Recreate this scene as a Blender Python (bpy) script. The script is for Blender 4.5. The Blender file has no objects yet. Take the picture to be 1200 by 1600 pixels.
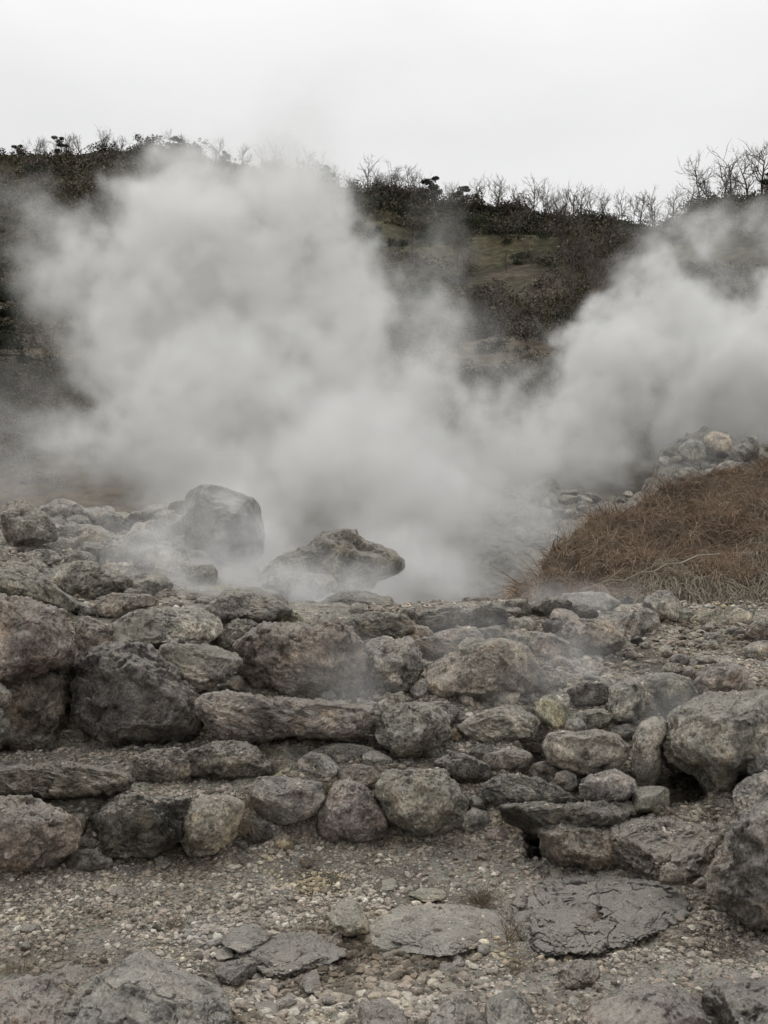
import bpy, bmesh, math, random
import numpy as np
from mathutils import Vector
R = math.radians
S = bpy.context.scene
COL = S.collection

# ---------------------------------------------------------------- camera
F = 1504.0            # focal length in photo pixels (1200 x 1600)
CAMZ = 1.6
PITCH = math.atan(100.0 / F)
cam_d = bpy.data.cameras.new('camera')
cam = bpy.data.objects.new('camera', cam_d)
COL.objects.link(cam)
cam.location = (0, 0, CAMZ)
cam.rotation_euler = (R(90) + PITCH, 0, 0)
cam_d.sensor_fit = 'VERTICAL'
cam_d.sensor_height = 32.0
cam_d.lens = 32.0 * F / 1600.0
cam_d.clip_start = 0.05
cam_d.clip_end = 3000
S.camera = cam

# ---------------------------------------------------------------- sky, sun, exposure
W = bpy.data.worlds.new("World")
S.world = W
W.use_nodes = True
nt = W.node_tree
nt.nodes.clear()
out = nt.nodes.new('ShaderNodeOutputWorld')
bg = nt.nodes.new('ShaderNodeBackground')
bg.inputs['Strength'].default_value = 0.1
sky = nt.nodes.new('ShaderNodeTexSky')
sky.sky_type = 'NISHITA'
sky.sun_disc = False
SUN_EL, SUN_AZ = R(58), R(-35)
sky.sun_elevation = SUN_EL
sky.sun_rotation = SUN_AZ
hs = nt.nodes.new('ShaderNodeHueSaturation')
hs.inputs['Saturation'].default_value = 0.12
hs.inputs['Value'].default_value = 0.8
tc = nt.nodes.new('ShaderNodeTexCoord')
mp = nt.nodes.new('ShaderNodeMapping')
mp.inputs['Scale'].default_value = (1.0, 1.0, 2.2)
cn = nt.nodes.new('ShaderNodeTexNoise')
cn.inputs['Scale'].default_value = 2.2
cn.inputs['Detail'].default_value = 5
cr = nt.nodes.new('ShaderNodeMapRange')
cr.inputs['From Min'].default_value = 0.3
cr.inputs['From Max'].default_value = 0.7
cr.inputs['To Min'].default_value = 0.90
cr.inputs['To Max'].default_value = 1.05
cc = nt.nodes.new('ShaderNodeVectorMath')
cc.operation = 'SCALE'
cc.inputs[0].default_value = (8.4, 8.42, 8.38)
mx = nt.nodes.new('ShaderNodeMix')
mx.data_type = 'RGBA'
mx.inputs[0].default_value = 0.86
L = nt.links.new
L(tc.outputs['Generated'], mp.inputs['Vector'])
L(mp.outputs['Vector'], cn.inputs['Vector'])
L(cn.outputs['Fac'], cr.inputs['Value'])
# an overcast sky is brighter overhead than near the horizon
sepz = nt.nodes.new('ShaderNodeSeparateXYZ')
zen = nt.nodes.new('ShaderNodeMapRange')
zen.inputs['From Min'].default_value = 0.42
zen.inputs['From Max'].default_value = 1.0
zen.inputs['To Min'].default_value = 1.0
zen.inputs['To Max'].default_value = 1.8
mulz = nt.nodes.new('ShaderNodeMath')
mulz.operation = 'MULTIPLY'
L(tc.outputs['Generated'], sepz.inputs[0])
L(sepz.outputs['Z'], zen.inputs['Value'])
L(cr.outputs['Result'], mulz.inputs[0])
L(zen.outputs['Result'], mulz.inputs[1])
L(mulz.outputs[0], cc.inputs['Scale'])
L(sky.outputs['Color'], hs.inputs['Color'])
L(hs.outputs['Color'], mx.inputs[6])
L(cc.outputs[0], mx.inputs[7])
L(mx.outputs[2], bg.inputs['Color'])
L(bg.outputs[0], out.inputs['Surface'])

sun_d = bpy.data.lights.new('sun', 'SUN')
sun_d.energy = 0.6
sun_d.angle = R(25)
sun_d.color = (1.0, 0.975, 0.94)
sun = bpy.data.objects.new('sun', sun_d)
COL.objects.link(sun)
sd = Vector((math.cos(SUN_EL) * math.sin(SUN_AZ), math.cos(SUN_EL) * math.cos(SUN_AZ), math.sin(SUN_EL)))
sun.rotation_euler = (-sd).to_track_quat('-Z', 'Y').to_euler()
sun.location = sd * 60

S.view_settings.view_transform = 'Standard'
S.view_settings.look = 'None'
S.view_settings.exposure = 0.12
S.view_settings.gamma = 1.0
S.view_settings.use_curve_mapping = False
S.render.engine = 'CYCLES'
cy = S.cycles
cy.max_bounces = 14
cy.diffuse_bounces = 2
cy.glossy_bounces = 1
cy.transmission_bounces = 2
cy.volume_bounces = 12
cy.transparent_max_bounces = 8
cy.volume_step_rate = 1.2
cy.volume_max_steps = 256
cy.use_denoising = True
cy.use_adaptive_sampling = True
cy.adaptive_threshold = 0.02
cy.caustics_reflective = False
cy.caustics_refractive = False

# ---------------------------------------------------------------- helpers
rng = np.random.default_rng(7)
CP, SP = math.cos(PITCH), math.sin(PITCH)

def Wp(px, py, d):
    """photo direction (px, py) at distance d along the view axis -> world point"""
    px = np.asarray(px, float); py = np.asarray(py, float); d = np.asarray(d, float)
    u = (px - 600) / F; v = (800 - py) / F
    return np.stack([d * u, d * (CP - v * SP), CAMZ + d * (SP + v * CP)], -1)

_g = np.random.default_rng(3)
_perm = _g.permutation(512).astype(np.int64)
_perm = np.concatenate([_perm, _perm])
_gr = _g.normal(size=(512, 3)); _gr /= np.linalg.norm(_gr, axis=1)[:, None]
_gr = _gr.astype(np.float32)

def noise(p):
    """gradient noise, about -0.6..0.6, p is (n,3)"""
    p = np.asarray(p, np.float32)
    i = np.floor(p).astype(np.int64)
    f = p - i
    w = f * f * f * (f * (f * 6 - 15) + 10)
    i &= 511
    i2 = (i + 1) & 511
    X = (i[:, 0], i2[:, 0]); Y = (i[:, 1], i2[:, 1]); Z = (i[:, 2], i2[:, 2])
    res = 0
    for a in (0, 1):
        wa = w[:, 0] if a else 1 - w[:, 0]
        pa = _perm[X[a]]
        for b in (0, 1):
            wb = w[:, 1] if b else 1 - w[:, 1]
            pb = _perm[(pa + Y[b]) & 511]
            for c in (0, 1):
                wc = w[:, 2] if c else 1 - w[:, 2]
                g = _gr[_perm[(pb + Z[c]) & 511]]
                dt = g[:, 0] * (f[:, 0] - a) + g[:, 1] * (f[:, 1] - b) + g[:, 2] * (f[:, 2] - c)
                res = res + wa * wb * wc * dt
    return res

def fbm(p, o=4, gain=0.5, lac=2.03):
    s = 0; a = 1.0
    p = np.asarray(p, np.float32)
    for k in range(o):
        s = s + a * noise(p + 17.3 * k)
        a *= gain; p = p * lac
    return s

def ridged(p, o=4, gain=0.55, lac=2.1):
    s = 0; a = 1.0
    p = np.asarray(p, np.float32)
    for k in range(o):
        s = s + a * (0.5 - np.abs(noise(p + 9.1 * k)) * 2)
        a *= gain; p = p * lac
    return s

def new_mesh(name, verts, faces, mat=None, smooth=True):
    """verts (n,3), faces (m,k) arrays with constant k"""
    me = bpy.data.meshes.new(name)
    verts = np.ascontiguousarray(verts, np.float32); faces = np.ascontiguousarray(faces, np.int32)
    k = faces.shape[1]
    me.vertices.add(len(verts)); me.vertices.foreach_set('co', verts.ravel())
    me.loops.add(faces.size); me.loops.foreach_set('vertex_index', faces.ravel())
    me.polygons.add(len(faces))
    me.polygons.foreach_set('loop_start', np.arange(0, faces.size, k, dtype=np.int32))
    me.polygons.foreach_set('loop_total', np.full(len(faces), k, np.int32))
    me.polygons.foreach_set('use_smooth', np.full(len(faces), smooth, bool))
    me.update(calc_edges=True)
    if mat: me.materials.append(mat)
    return me

def link(name, me, loc=(0, 0, 0), parent=None, **props):
    o = bpy.data.objects.new(name, me)
    COL.objects.link(o)
    o.location = loc
    if parent is not None: o.parent = parent
    for k, v in props.items(): o[k] = v
    return o

_ico = {}
def ico(n):
    if n not in _ico:
        bm = bmesh.new()
        bmesh.ops.create_icosphere(bm, subdivisions=n, radius=1)
        v = np.array([x.co for x in bm.verts], np.float64)
        f = np.array([[x.index for x in p.verts] for p in bm.faces], np.int32)
        bm.free()
        _ico[n] = (v / np.linalg.norm(v, axis=1)[:, None], f)
    return _ico[n]

def vnormals(v, f):
    n = np.zeros_like(v)
    fn = np.cross(v[f[:, 1]] - v[f[:, 0]], v[f[:, 2]] - v[f[:, 0]])
    for k in range(3):
        for c in range(3):
            n[:, c] += np.bincount(f[:, k], fn[:, c], minlength=len(v))
    return n / (np.linalg.norm(n, axis=1)[:, None] + 1e-12)

# ---------------------------------------------------------------- materials
def N(t, kind, x=0, **inp):
    n = t.nodes.new(kind)
    return n

def make_mat(name):
    m = bpy.data.materials.new(name); m.use_nodes = True
    t = m.node_tree; t.nodes.clear()
    o = t.nodes.new('ShaderNodeOutputMaterial')
    b = t.nodes.new('ShaderNodeBsdfPrincipled')
    b.inputs['Roughness'].default_value = 0.92
    b.inputs['Specular IOR Level'].default_value = 0.25
    t.links.new(b.outputs[0], o.inputs['Surface'])
    return m, t, b

def tex_noise(t, vec, scale, detail=5, rough=0.6, dist=0.0):
    n = t.nodes.new('ShaderNodeTexNoise')
    n.inputs['Scale'].default_value = scale
    n.inputs['Detail'].default_value = detail
    n.inputs['Roughness'].default_value = rough
    n.inputs['Distortion'].default_value = dist
    if vec is not None: t.links.new(vec, n.inputs['Vector'])
    return n

def ramp(t, fac, stops):
    r = t.nodes.new('ShaderNodeValToRGB')
    e = r.color_ramp.elements
    while len(e) < len(stops): e.new(0.5)
    for i, (p, c) in enumerate(stops):
        e[i].position = p
        e[i].color = (c, c, c, 1) if not isinstance(c, tuple) else c + (1,)
    t.links.new(fac, r.inputs[0])
    return r.outputs[0]

def mix(t, kind, fac, a, b):
    m = t.nodes.new('ShaderNodeMix'); m.data_type = 'RGBA'; m.blend_type = kind
    for sock, v in ((m.inputs[0], fac), (m.inputs[6], a), (m.inputs[7], b)):
        if isinstance(v, bpy.types.NodeSocket): t.links.new(v, sock)
        elif isinstance(v, tuple): sock.default_value = v + (1,)
        else: sock.default_value = v
    return m.outputs[2]

def math_n(t, op, a, b=None):
    m = t.nodes.new('ShaderNodeMath'); m.operation = op
    for sock, v in ((m.inputs[0], a), (m.inputs[1], b)):
        if v is None: continue
        if isinstance(v, bpy.types.NodeSocket): t.links.new(v, sock)
        else: sock.default_value = v
    return m.outputs[0]

def bump(t, h, dist, strength=1.0, normal=None):
    b = t.nodes.new('ShaderNodeBump')
    b.inputs['Distance'].default_value = dist
    b.inputs['Strength'].default_value = strength
    t.links.new(h, b.inputs['Height'])
    if normal is not None: t.links.new(normal, b.inputs['Normal'])
    return b.outputs[0]

def offset_coords(t):
    tc = t.nodes.new('ShaderNodeTexCoord'); oi = t.nodes.new('ShaderNodeObjectInfo')
    add = t.nodes.new('ShaderNodeVectorMath'); add.operation = 'ADD'
    sc = t.nodes.new('ShaderNodeMath'); sc.operation = 'MULTIPLY'; sc.inputs[1].default_value = 57.0
    t.links.new(oi.outputs['Random'], sc.inputs[0])
    t.links.new(tc.outputs['Object'], add.inputs[0]); t.links.new(sc.outputs[0], add.inputs[1])
    return add.outputs[0], oi

def rock_material(name, k=1.0, layered=False):
    """weathered rock: tint from the object's own colour, pale crust, dark lichen, cracks; k = feature scale"""
    m, t, b = make_mat(name)
    vec, oi = offset_coords(t)
    v2 = vec
    if layered:
        mp = t.nodes.new('ShaderNodeMapping'); mp.inputs['Scale'].default_value = (1, 1, 2.2)
        mp.inputs['Rotation'].default_value = (0.2, 0.25, 0)
        t.links.new(vec, mp.inputs['Vector']); v2 = mp.outputs[0]
    big = tex_noise(t, vec, 3.2 * k, 6, 0.62, 0.4)
    mid = tex_noise(t, v2, 13 * k, 8, 0.7, 0.3)
    fin = tex_noise(t, v2, 70 * k, 5, 0.7)
    c = oi.outputs['Color']
    # broad mottling
    c1 = mix(t, 'MULTIPLY', 1.0, c, ramp(t, big.outputs['Fac'], [(0.36, (0.5, 0.48, 0.46)), (0.5, (0.95, 0.94, 0.92)), (0.62, (1.5, 1.42, 1.3))]))
    c2 = mix(t, 'MULTIPLY', 1.0, c1, ramp(t, mid.outputs['Fac'], [(0.34, 0.38), (0.47, 0.9), (0.64, 1.6)]))
    c3 = mix(t, 'MULTIPLY', 1.0, c2, ramp(t, fin.outputs['Fac'], [(0.34, 0.5), (0.5, 1.0), (0.66, 1.5)]))
    # ochre / pink stains
    st = tex_noise(t, vec, 5.5 * k, 4, 0.6, 0.8)
    sm = ramp(t, st.outputs['Fac'], [(0.55, 0.0), (0.72, 0.55)])
    c4 = mix(t, 'MIX', sm, c3, mix(t, 'MULTIPLY', 1.0, c3, (1.22, 1.03, 0.84)))
    # pale mineral crust that covers part of some stones
    at = t.nodes.new('ShaderNodeAttribute'); at.attribute_name = 'crust'
    cm = ramp(t, math_n(t, 'ADD', at.outputs['Fac'], math_n(t, 'MULTIPLY', math_n(t, 'SUBTRACT', mid.outputs['Fac'], 0.5), 0.9)), [(0.42, 0.0), (0.55, 0.8)])
    c4 = mix(t, 'MIX', cm, c4, mix(t, 'MULTIPLY', 1.0, ramp(t, mid.outputs['Fac'], [(0.3, 0.55), (0.6, 1.1)]), (0.52, 0.48, 0.40)))
    # dark lichen spots
    ln = tex_noise(t, vec, 9 * k, 9, 0.75, 0.2)
    lm = ramp(t, ln.outputs['Fac'], [(0.58, 0.0), (0.65, 0.5)])
    c5 = mix(t, 'MIX', lm, c4, mix(t, 'MULTIPLY', 1.0, c4, (0.42, 0.43, 0.42)))
    # pale dust settled on faces that look up
    geo = t.nodes.new('ShaderNodeNewGeometry'); sep = t.nodes.new('ShaderNodeSeparateXYZ')
    t.links.new(geo.outputs['Normal'], sep.inputs[0])
    dm = ramp(t, math_n(t, 'MULTIPLY', sep.outputs['Z'], mid.outputs['Fac']), [(0.24, 0.0), (0.46, 0.75)])
    c6 = mix(t, 'MIX', dm, c5, (0.50, 0.465, 0.41))
    t.links.new(c6, b.inputs['Base Color'])
    vo = t.nodes.new('ShaderNodeTexVoronoi'); vo.feature = 'DISTANCE_TO_EDGE'; vo.inputs['Scale'].default_value = 4.5 * k
    wv = t.nodes.new('ShaderNodeVectorMath'); wv.operation = 'ADD'
    sn = t.nodes.new('ShaderNodeVectorMath'); sn.operation = 'SCALE'; sn.inputs['Scale'].default_value = 0.25 / k
    t.links.new(mid.outputs['Color'], sn.inputs[0]); t.links.new(v2, wv.inputs[0]); t.links.new(sn.outputs[0], wv.inputs[1])
    t.links.new(wv.outputs[0], vo.inputs['Vector'])
    cr_ = ramp(t, vo.outputs['Distance'], [(0.0, 0.0), (0.035, 1.0)])
    n1 = bump(t, cr_, 0.012 / k, 0.7)
    n2 = bump(t, mid.outputs['Fac'], 0.08 / k, 1.0, n1)
    n3 = bump(t, fin.outputs['Fac'], 0.022 / k, 1.0, n2)
    t.links.new(n3, b.inputs['Normal'])
    return m

M_ROCK = rock_material('weathered_rock')
M_LAYER = rock_material('layered_rock', 1.0, True)
M_FAR = rock_material('far_rock', 0.5)

def ground_material():
    m, t, b = make_mat('gravelly_earth')
    tc = t.nodes.new('ShaderNodeTexCoord'); vec = tc.outputs['Object']
    big = tex_noise(t, vec, 1.1, 5, 0.6)
    mid = tex_noise(t, vec, 9, 8, 0.72)
    vo = t.nodes.new('ShaderNodeTexVoronoi'); vo.inputs['Scale'].default_value = 62
    vo2 = t.nodes.new('ShaderNodeTexVoronoi'); vo2.inputs['Scale'].default_value = 140
    for v in (vo, vo2): t.links.new(vec, v.inputs['Vector'])
    base = ramp(t, big.outputs['Fac'], [(0.34, (0.10, 0.088, 0.07)), (0.46, (0.23, 0.21, 0.18)), (0.56, (0.30, 0.283, 0.25)), (0.7, (0.30, 0.28, 0.20))])
    c = mix(t, 'MULTIPLY', 1.0, base, ramp(t, mid.outputs['Fac'], [(0.3, 0.55), (0.5, 0.95), (0.7, 1.35)]))
    hsv = t.nodes.new('ShaderNodeHueSaturation'); hsv.inputs['Saturation'].default_value = 0.18
    t.links.new(vo.outputs['Color'], hsv.inputs['Color'])
    c = mix(t, 'MULTIPLY', 0.8, c, mix(t, 'ADD', 1.0, hsv.outputs[0], (0.45, 0.44, 0.43)))
    t.links.new(c, b.inputs['Base Color'])
    n1 = bump(t, vo.outputs['Distance'], 0.012, 0.8); b_ = n1
    n2 = bump(t, vo2.outputs['Distance'], 0.005, 0.7, n1)
    n3 = bump(t, mid.outputs['Fac'], 0.05, 0.8, n2)
    t.links.new(n3, b.inputs['Normal'])
    return m
M_GROUND = ground_material()

def pebble_material():
    m, t, b = make_mat('loose_stones')
    tc = t.nodes.new('ShaderNodeTexCoord'); geo = t.nodes.new('ShaderNodeNewGeometry')
    c = ramp(t, geo.outputs['Random Per Island'], [(0.0, (0.14, 0.126, 0.11)), (0.25, (0.26, 0.238, 0.208)), (0.5, (0.35, 0.316, 0.275)), (0.7, (0.38, 0.322, 0.276)), (0.88, (0.43, 0.40, 0.345)), (0.985, (0.60, 0.57, 0.51))])
    n = tex_noise(t, tc.outputs['Object'], 60, 4, 0.7)
    c = mix(t, 'MULTIPLY', 1.0, c, ramp(t, n.outputs['Fac'], [(0.3, 0.6), (0.7, 1.35)]))
    big = tex_noise(t, tc.outputs['Object'], 1.3, 3, 0.6)
    c = mix(t, 'MULTIPLY', 1.0, c, ramp(t, big.outputs['Fac'], [(0.37, (0.42, 0.38, 0.32)), (0.46, (0.88, 0.84, 0.78)), (0.56, (1.12, 1.1, 1.08)), (0.68, (1.1, 1.02, 0.80))]))
    wc = tex_noise(t, tc.outputs['Object'], 0.9, 4, 0.65, 0.5)
    c = mix(t, 'MIX', ramp(t, wc.outputs['Fac'], [(0.58, 0.0), (0.70, 0.55)]), c, (0.50, 0.50, 0.49))
    t.links.new(c, b.inputs['Base Color'])
    t.links.new(bump(t, n.outputs['Fac'], 0.006, 0.8), b.inputs['Normal'])
    return m
M_PEB = pebble_material()

def plant_material(name, lo, hi, k=1.0, trans=False):
    m, t, b = make_mat(name)
    geo = t.nodes.new('ShaderNodeNewGeometry'); oi = t.nodes.new('ShaderNodeObjectInfo'); tc = t.nodes.new('ShaderNodeTexCoord')
    n = tex_noise(t, tc.outputs['Object'], 1.5 * k, 4, 0.6)
    f = math_n(t, 'ADD', math_n(t, 'MULTIPLY', geo.outputs['Random Per Island'], 0.55), math_n(t, 'MULTIPLY', n.outputs['Fac'], 0.45))
    c = ramp(t, f, [(0.1, lo), (0.85, hi)])
    c = mix(t, 'MULTIPLY', 1.0, c, ramp(t, oi.outputs['Random'], [(0.0, 0.7), (1.0, 1.3)]))
    t.links.new(c, b.inputs['Base Color'])
    b.inputs['Roughness'].default_value = 0.85
    return m
M_DRY = plant_material('dry_red_brown_grass', (0.07, 0.044, 0.030), (0.47, 0.335, 0.235), 0.8)
M_STRAW = plant_material('pale_straw', (0.16, 0.125, 0.09), (0.52, 0.43, 0.31), 1.2)
M_PALE = plant_material('pale_dead_roots', (0.10, 0.085, 0.065), (0.30, 0.26, 0.20), 2.0)
M_EVER = plant_material('dark_evergreen_leaves', (0.012, 0.017, 0.010), (0.045, 0.055, 0.03))
M_TWIG = plant_material('bare_twigs', (0.06, 0.048, 0.04), (0.17, 0.14, 0.12))
M_BARK = plant_material('dark_bark', (0.03, 0.024, 0.02), (0.075, 0.062, 0.052))
M_OLIVE = plant_material('olive_brush', (0.022, 0.02, 0.013), (0.10, 0.09, 0.05), 0.2)
M_WEED = plant_material('dry_weed', (0.06, 0.05, 0.035), (0.24, 0.19, 0.13), 3.0)

def hill_material():
    m, t, b = make_mat('hillside_earth')
    tc = t.nodes.new('ShaderNodeTexCoord'); vec = tc.outputs['Object']
    a = tex_noise(t, vec, 0.07, 6, 0.62); d = tex_noise(t, vec, 1.1, 8, 0.7)
    c = ramp(t, a.outputs['Fac'], [(0.36, (0.035, 0.032, 0.02)), (0.48, (0.085, 0.08, 0.042)), (0.58, (0.15, 0.135, 0.075)), (0.72, (0.13, 0.085, 0.055))])
    sp = t.nodes.new('ShaderNodeSeparateXYZ'); t.links.new(vec, sp.inputs[0])
    lowz = math_n(t, 'ADD', math_n(t, 'MULTIPLY', sp.outputs['Z'], 0.032), math_n(t, 'MULTIPLY', a.outputs['Fac'], 1.8))
    lowz = math_n(t, 'MULTIPLY', math_n(t, 'SUBTRACT', lowz, 1.3), 2.5)
    c = mix(t, 'MIX', ramp(t, lowz, [(0.0, 1.0), (1.0, 0.0)]), c, (0.22, 0.175, 0.125))
    c = mix(t, 'MULTIPLY', 1.0, c, ramp(t, d.outputs['Fac'], [(0.3, 0.35), (0.5, 0.9), (0.7, 1.6)]))
    t.links.new(c, b.inputs['Base Color'])
    t.links.new(bump(t, d.outputs['Fac'], 1.2, 1.0), b.inputs['Normal'])
    return m
M_HILL = hill_material()

# ---------------------------------------------------------------- ground, as one sheet
# knots of each column: photo row and distance, from the photographer's feet up to the crest
COLS = {
 0:   [(1900,2.35),(1600,3.42),(1365,5.1),(1250,5.35),(1165,6.5),(1100,6.75),(1040,7.0),(960,7.3),(890,8.6),(850,10.5),(800,12.6)],
 150: [(1900,2.35),(1600,3.42),(1350,5.2),(1250,5.45),(1170,6.4),(1100,6.7),(1020,7.0),(975,7.4),(920,9.0),(860,11.0),(800,12.8)],
 300: [(1900,2.35),(1600,3.42),(1340,5.3),(1245,5.6),(1160,6.4),(1110,6.65),(1010,7.0),(965,7.4),(930,9.2),(870,11.0),(812,12.8)],
 352: [(1900,2.35),(1600,3.42),(1332,5.35),(1235,5.65),(1160,6.4),(1106,6.62),(1030,7.0),(968,7.4),(935,9.2),(880,11.0),(822,12.8)],
 425: [(1900,2.35),(1600,3.42),(1330,5.4),(1230,5.65),(1160,6.35),(1105,6.6),(1040,7.0),(970,7.4),(945,8.4),(930,9.6),(915,10.6)],
 450: [(1900,2.35),(1600,3.42),(1325,5.5),(1215,5.75),(1160,6.3),(1100,6.6),(1065,7.1),(975,7.45),(955,8.0),(950,8.3),(946,8.6)],
 620: [(1900,2.35),(1600,3.42),(1310,5.6),(1205,5.9),(1180,6.2),(1090,6.65),(1050,7.2),(990,7.8),(960,8.3),(953,8.6),(948,8.8)],
 800: [(1900,2.35),(1600,3.42),(1350,5.3),(1230,5.65),(1170,6.1),(1110,6.6),(1050,7.4),(990,8.2),(950,9.0),(943,9.3),(938,9.6)],
 1000:[(1900,2.35),(1600,3.42),(1370,5.15),(1250,5.6),(1190,6.1),(1100,6.6),(1050,7.3),(990,8.6),(955,9.4),(950,9.7),(947,10.0)],
 1200:[(1900,2.35),(1600,3.42),(1440,4.6),(1300,5.1),(1200,5.8),(1110,6.5),(1040,7.4),(990,8.4),(962,9.1),(957,9.5),(954,9.9)],
}
# hollows: the cave under the huge boulder and the small cave mouth
for c_ in (1035, 1095):
    COLS[c_] = [(1900,2.35),(1600,3.42),(1372,5.1),(1276,5.4),(1256,6.2),(1165,7.05),(1050,7.3),(990,8.5),(958,9.3),(953,9.6),(950,9.9)]
for c_ in (1012, 1118):
    COLS[c_] = [(1900,2.35),(1600,3.42),(1385,5.05),(1258,5.55),(1195,6.05),(1103,6.55),(1048,7.3),(990,8.5),(957,9.35),(952,9.65),(949,9.95)]
for c_ in (826, 846):
    COLS[c_] = [(1900,2.35),(1600,3.42),(1351,5.28),(1341,5.9),(1290,6.35),(1110,6.7),(1050,7.4),(990,8.25),(950,9.1),(943,9.35),(938,9.65)]
for c_ in (816, 856):
    COLS[c_] = [(1900,2.35),(1600,3.42),(1352,5.28),(1235,5.65),(1172,6.1),(1110,6.6),(1050,7.4),(990,8.25),(950,9.1),(943,9.35),(938,9.65)]
COLS[-700] = COLS[0]; COLS[1900] = COLS[1200]
CX = np.array(sorted(COLS)); KN = np.array([COLS[c] for c in CX], float)     # (c, k, 2)

def knots(px):
    px = np.asarray(px, float)
    return np.stack([np.stack([np.interp(px, CX, KN[:, k, j]) for j in (0, 1)], -1) for k in range(KN.shape[1])], -2)

def Dg(px, py):
    """distance of the ground at a photo position"""
    px = np.atleast_1d(np.asarray(px, float)); py = np.atleast_1d(np.asarray(py, float))
    k = knots(px)
    out_ = np.empty(len(px))
    for i0 in range(k.shape[1] - 1):
        pass
    y = k[:, :, 0]; d = k[:, :, 1]
    idx = np.clip((y >= py[:, None]).sum(1) - 1, 0, y.shape[1] - 2)
    r = np.arange(len(px))
    y0, y1, d0, d1 = y[r, idx], y[r, idx + 1], d[r, idx], d[r, idx + 1]
    f = np.clip((y0 - py) / (y0 - y1 + 1e-9), 0, 1)
    return d0 + (d1 - d0) * f

def rough_ground(p):
    a = 0.06 * fbm(p * 1.3, 3) + 0.035 * ridged(p * 4.0, 3) + 0.012 * fbm(p * 14, 3)
    far = np.clip((p[:, 1] - 9) / 6, 0, 1)
    q = p.copy(); q[:, 2] += a * (1 + 0.8 * far)
    return q

def G(px, py):
    return rough_ground(Wp(px, py, Dg(px, py)))

def build_ground():
    us = np.arange(-700, 1901, 5.0)
    k = knots(us)
    rows = []
    for a in range(k.shape[1] - 1):
        y0, d0, y1, d1 = k[:, a, 0], k[:, a, 1], k[:, a + 1, 0], k[:, a + 1, 1]
        n = max(3, int(np.max(np.abs(y0 - y1)) / 3.2))
        if a == 0: n = 40
        for s in range(n):
            f = s / n
            rows.append(Wp(us, y0 + (y1 - y0) * f, d0 + (d1 - d0) * f))
    last = Wp(us, k[:, -1, 0], k[:, -1, 1]); zc = last[:, 2]; dc = last[:, 1]; ux = (us - 600) / F
    hid = [(dc, zc), (dc + 1.3, zc - 0.7), (dc + 4, zc - 2.0), (np.full_like(dc, 22.), np.full_like(dc, -0.3)), (np.full_like(dc, 40.), np.full_like(dc, 1.0))]
    for a in range(4):
        for s in range(10 if a < 3 else 11):
            f = s / 10
            dd = hid[a][0] * (1 - f) + hid[a + 1][0] * f; zz = hid[a][1] * (1 - f) + hid[a + 1][1] * f
            rows.append(np.stack([dd * ux, dd, zz], -1))
    v = np.array(rows); nr, nc = v.shape[:2]
    v = rough_ground(v.reshape(-1, 3))
    i = np.arange(nr * nc).reshape(nr, nc)
    f = np.stack([i[:-1, :-1], i[:-1, 1:], i[1:, 1:], i[1:, :-1]], -1).reshape(-1, 4)
    link('ground', new_mesh('ground', v, f, M_GROUND), kind='structure')
build_ground()

def build_plain():
    th = np.linspace(0, 2 * math.pi, 65)[:-1]; rs = [0.01, 5, 20, 80, 300, 1200]
    v = np.array([[r * math.cos(a), r * math.sin(a), -1.2 if r < 100 else -6] for r in rs for a in th])
    f = [[j * 64 + i, j * 64 + (i + 1) % 64, (j + 1) * 64 + (i + 1) % 64, (j + 1) * 64 + i] for j in range(5) for i in range(64)]
    link('plain_ground', new_mesh('plain_ground', v, np.array(f), M_GROUND), kind='structure')
build_plain()

# ---------------------------------------------------------------- hillside
HC = np.array([-700, 0, 100, 250, 350, 450, 550, 700, 850, 960, 1030, 1100, 1200, 1900])
HR = np.array([300, 246, 234, 240, 253, 268, 296, 318, 335, 350, 345, 318, 305, 330])
HD = np.array([120, 118, 118, 116, 114, 112, 110, 106, 100, 96, 92, 86, 82, 90])
def hill_knots(us):
    r = np.interp(us, HC, HR); d = np.interp(us, HC, HD)
    ks = [(0, 960, 19), (0, 900, 23), (0, 820, 28), (0, 700, 35), (0, 600, 43), (0.35, 0, 0), (0.72, 0, 0), (1, 0, 0)]
    out_ = []
    for f, y, dd in ks:
        if y: out_.append((np.full_like(us, y), np.full_like(us, dd)))
        else: out_.append((600 + (r - 600) * f, 43 + (d - 43) * f ** 1.15))
    return out_
def hill_D(px, py):
    px = np.atleast_1d(np.asarray(px, float)); py = np.atleast_1d(np.asarray(py, float))
    k = hill_knots(px); y = np.stack([a for a, _ in k], -1); d = np.stack([b for _, b in k], -1)
    idx = np.clip((y >= py[:, None]).sum(1) - 1, 0, y.shape[1] - 2); r = np.arange(len(px))
    f = np.clip((y[r, idx] - py) / (y[r, idx] - y[r, idx + 1]), 0, 1)
    return d[r, idx] + (d[r, idx + 1] - d[r, idx]) * f
def rough_hill(p):
    q = p.copy(); q[:, 2] += 1.6 * fbm(p * 0.12, 4) * np.clip((p[:, 1] - 20) / 30, 0.3, 1)
    return q
def Hp(px, py):
    return rough_hill(Wp(px, py, hill_D(px, py)))
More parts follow.
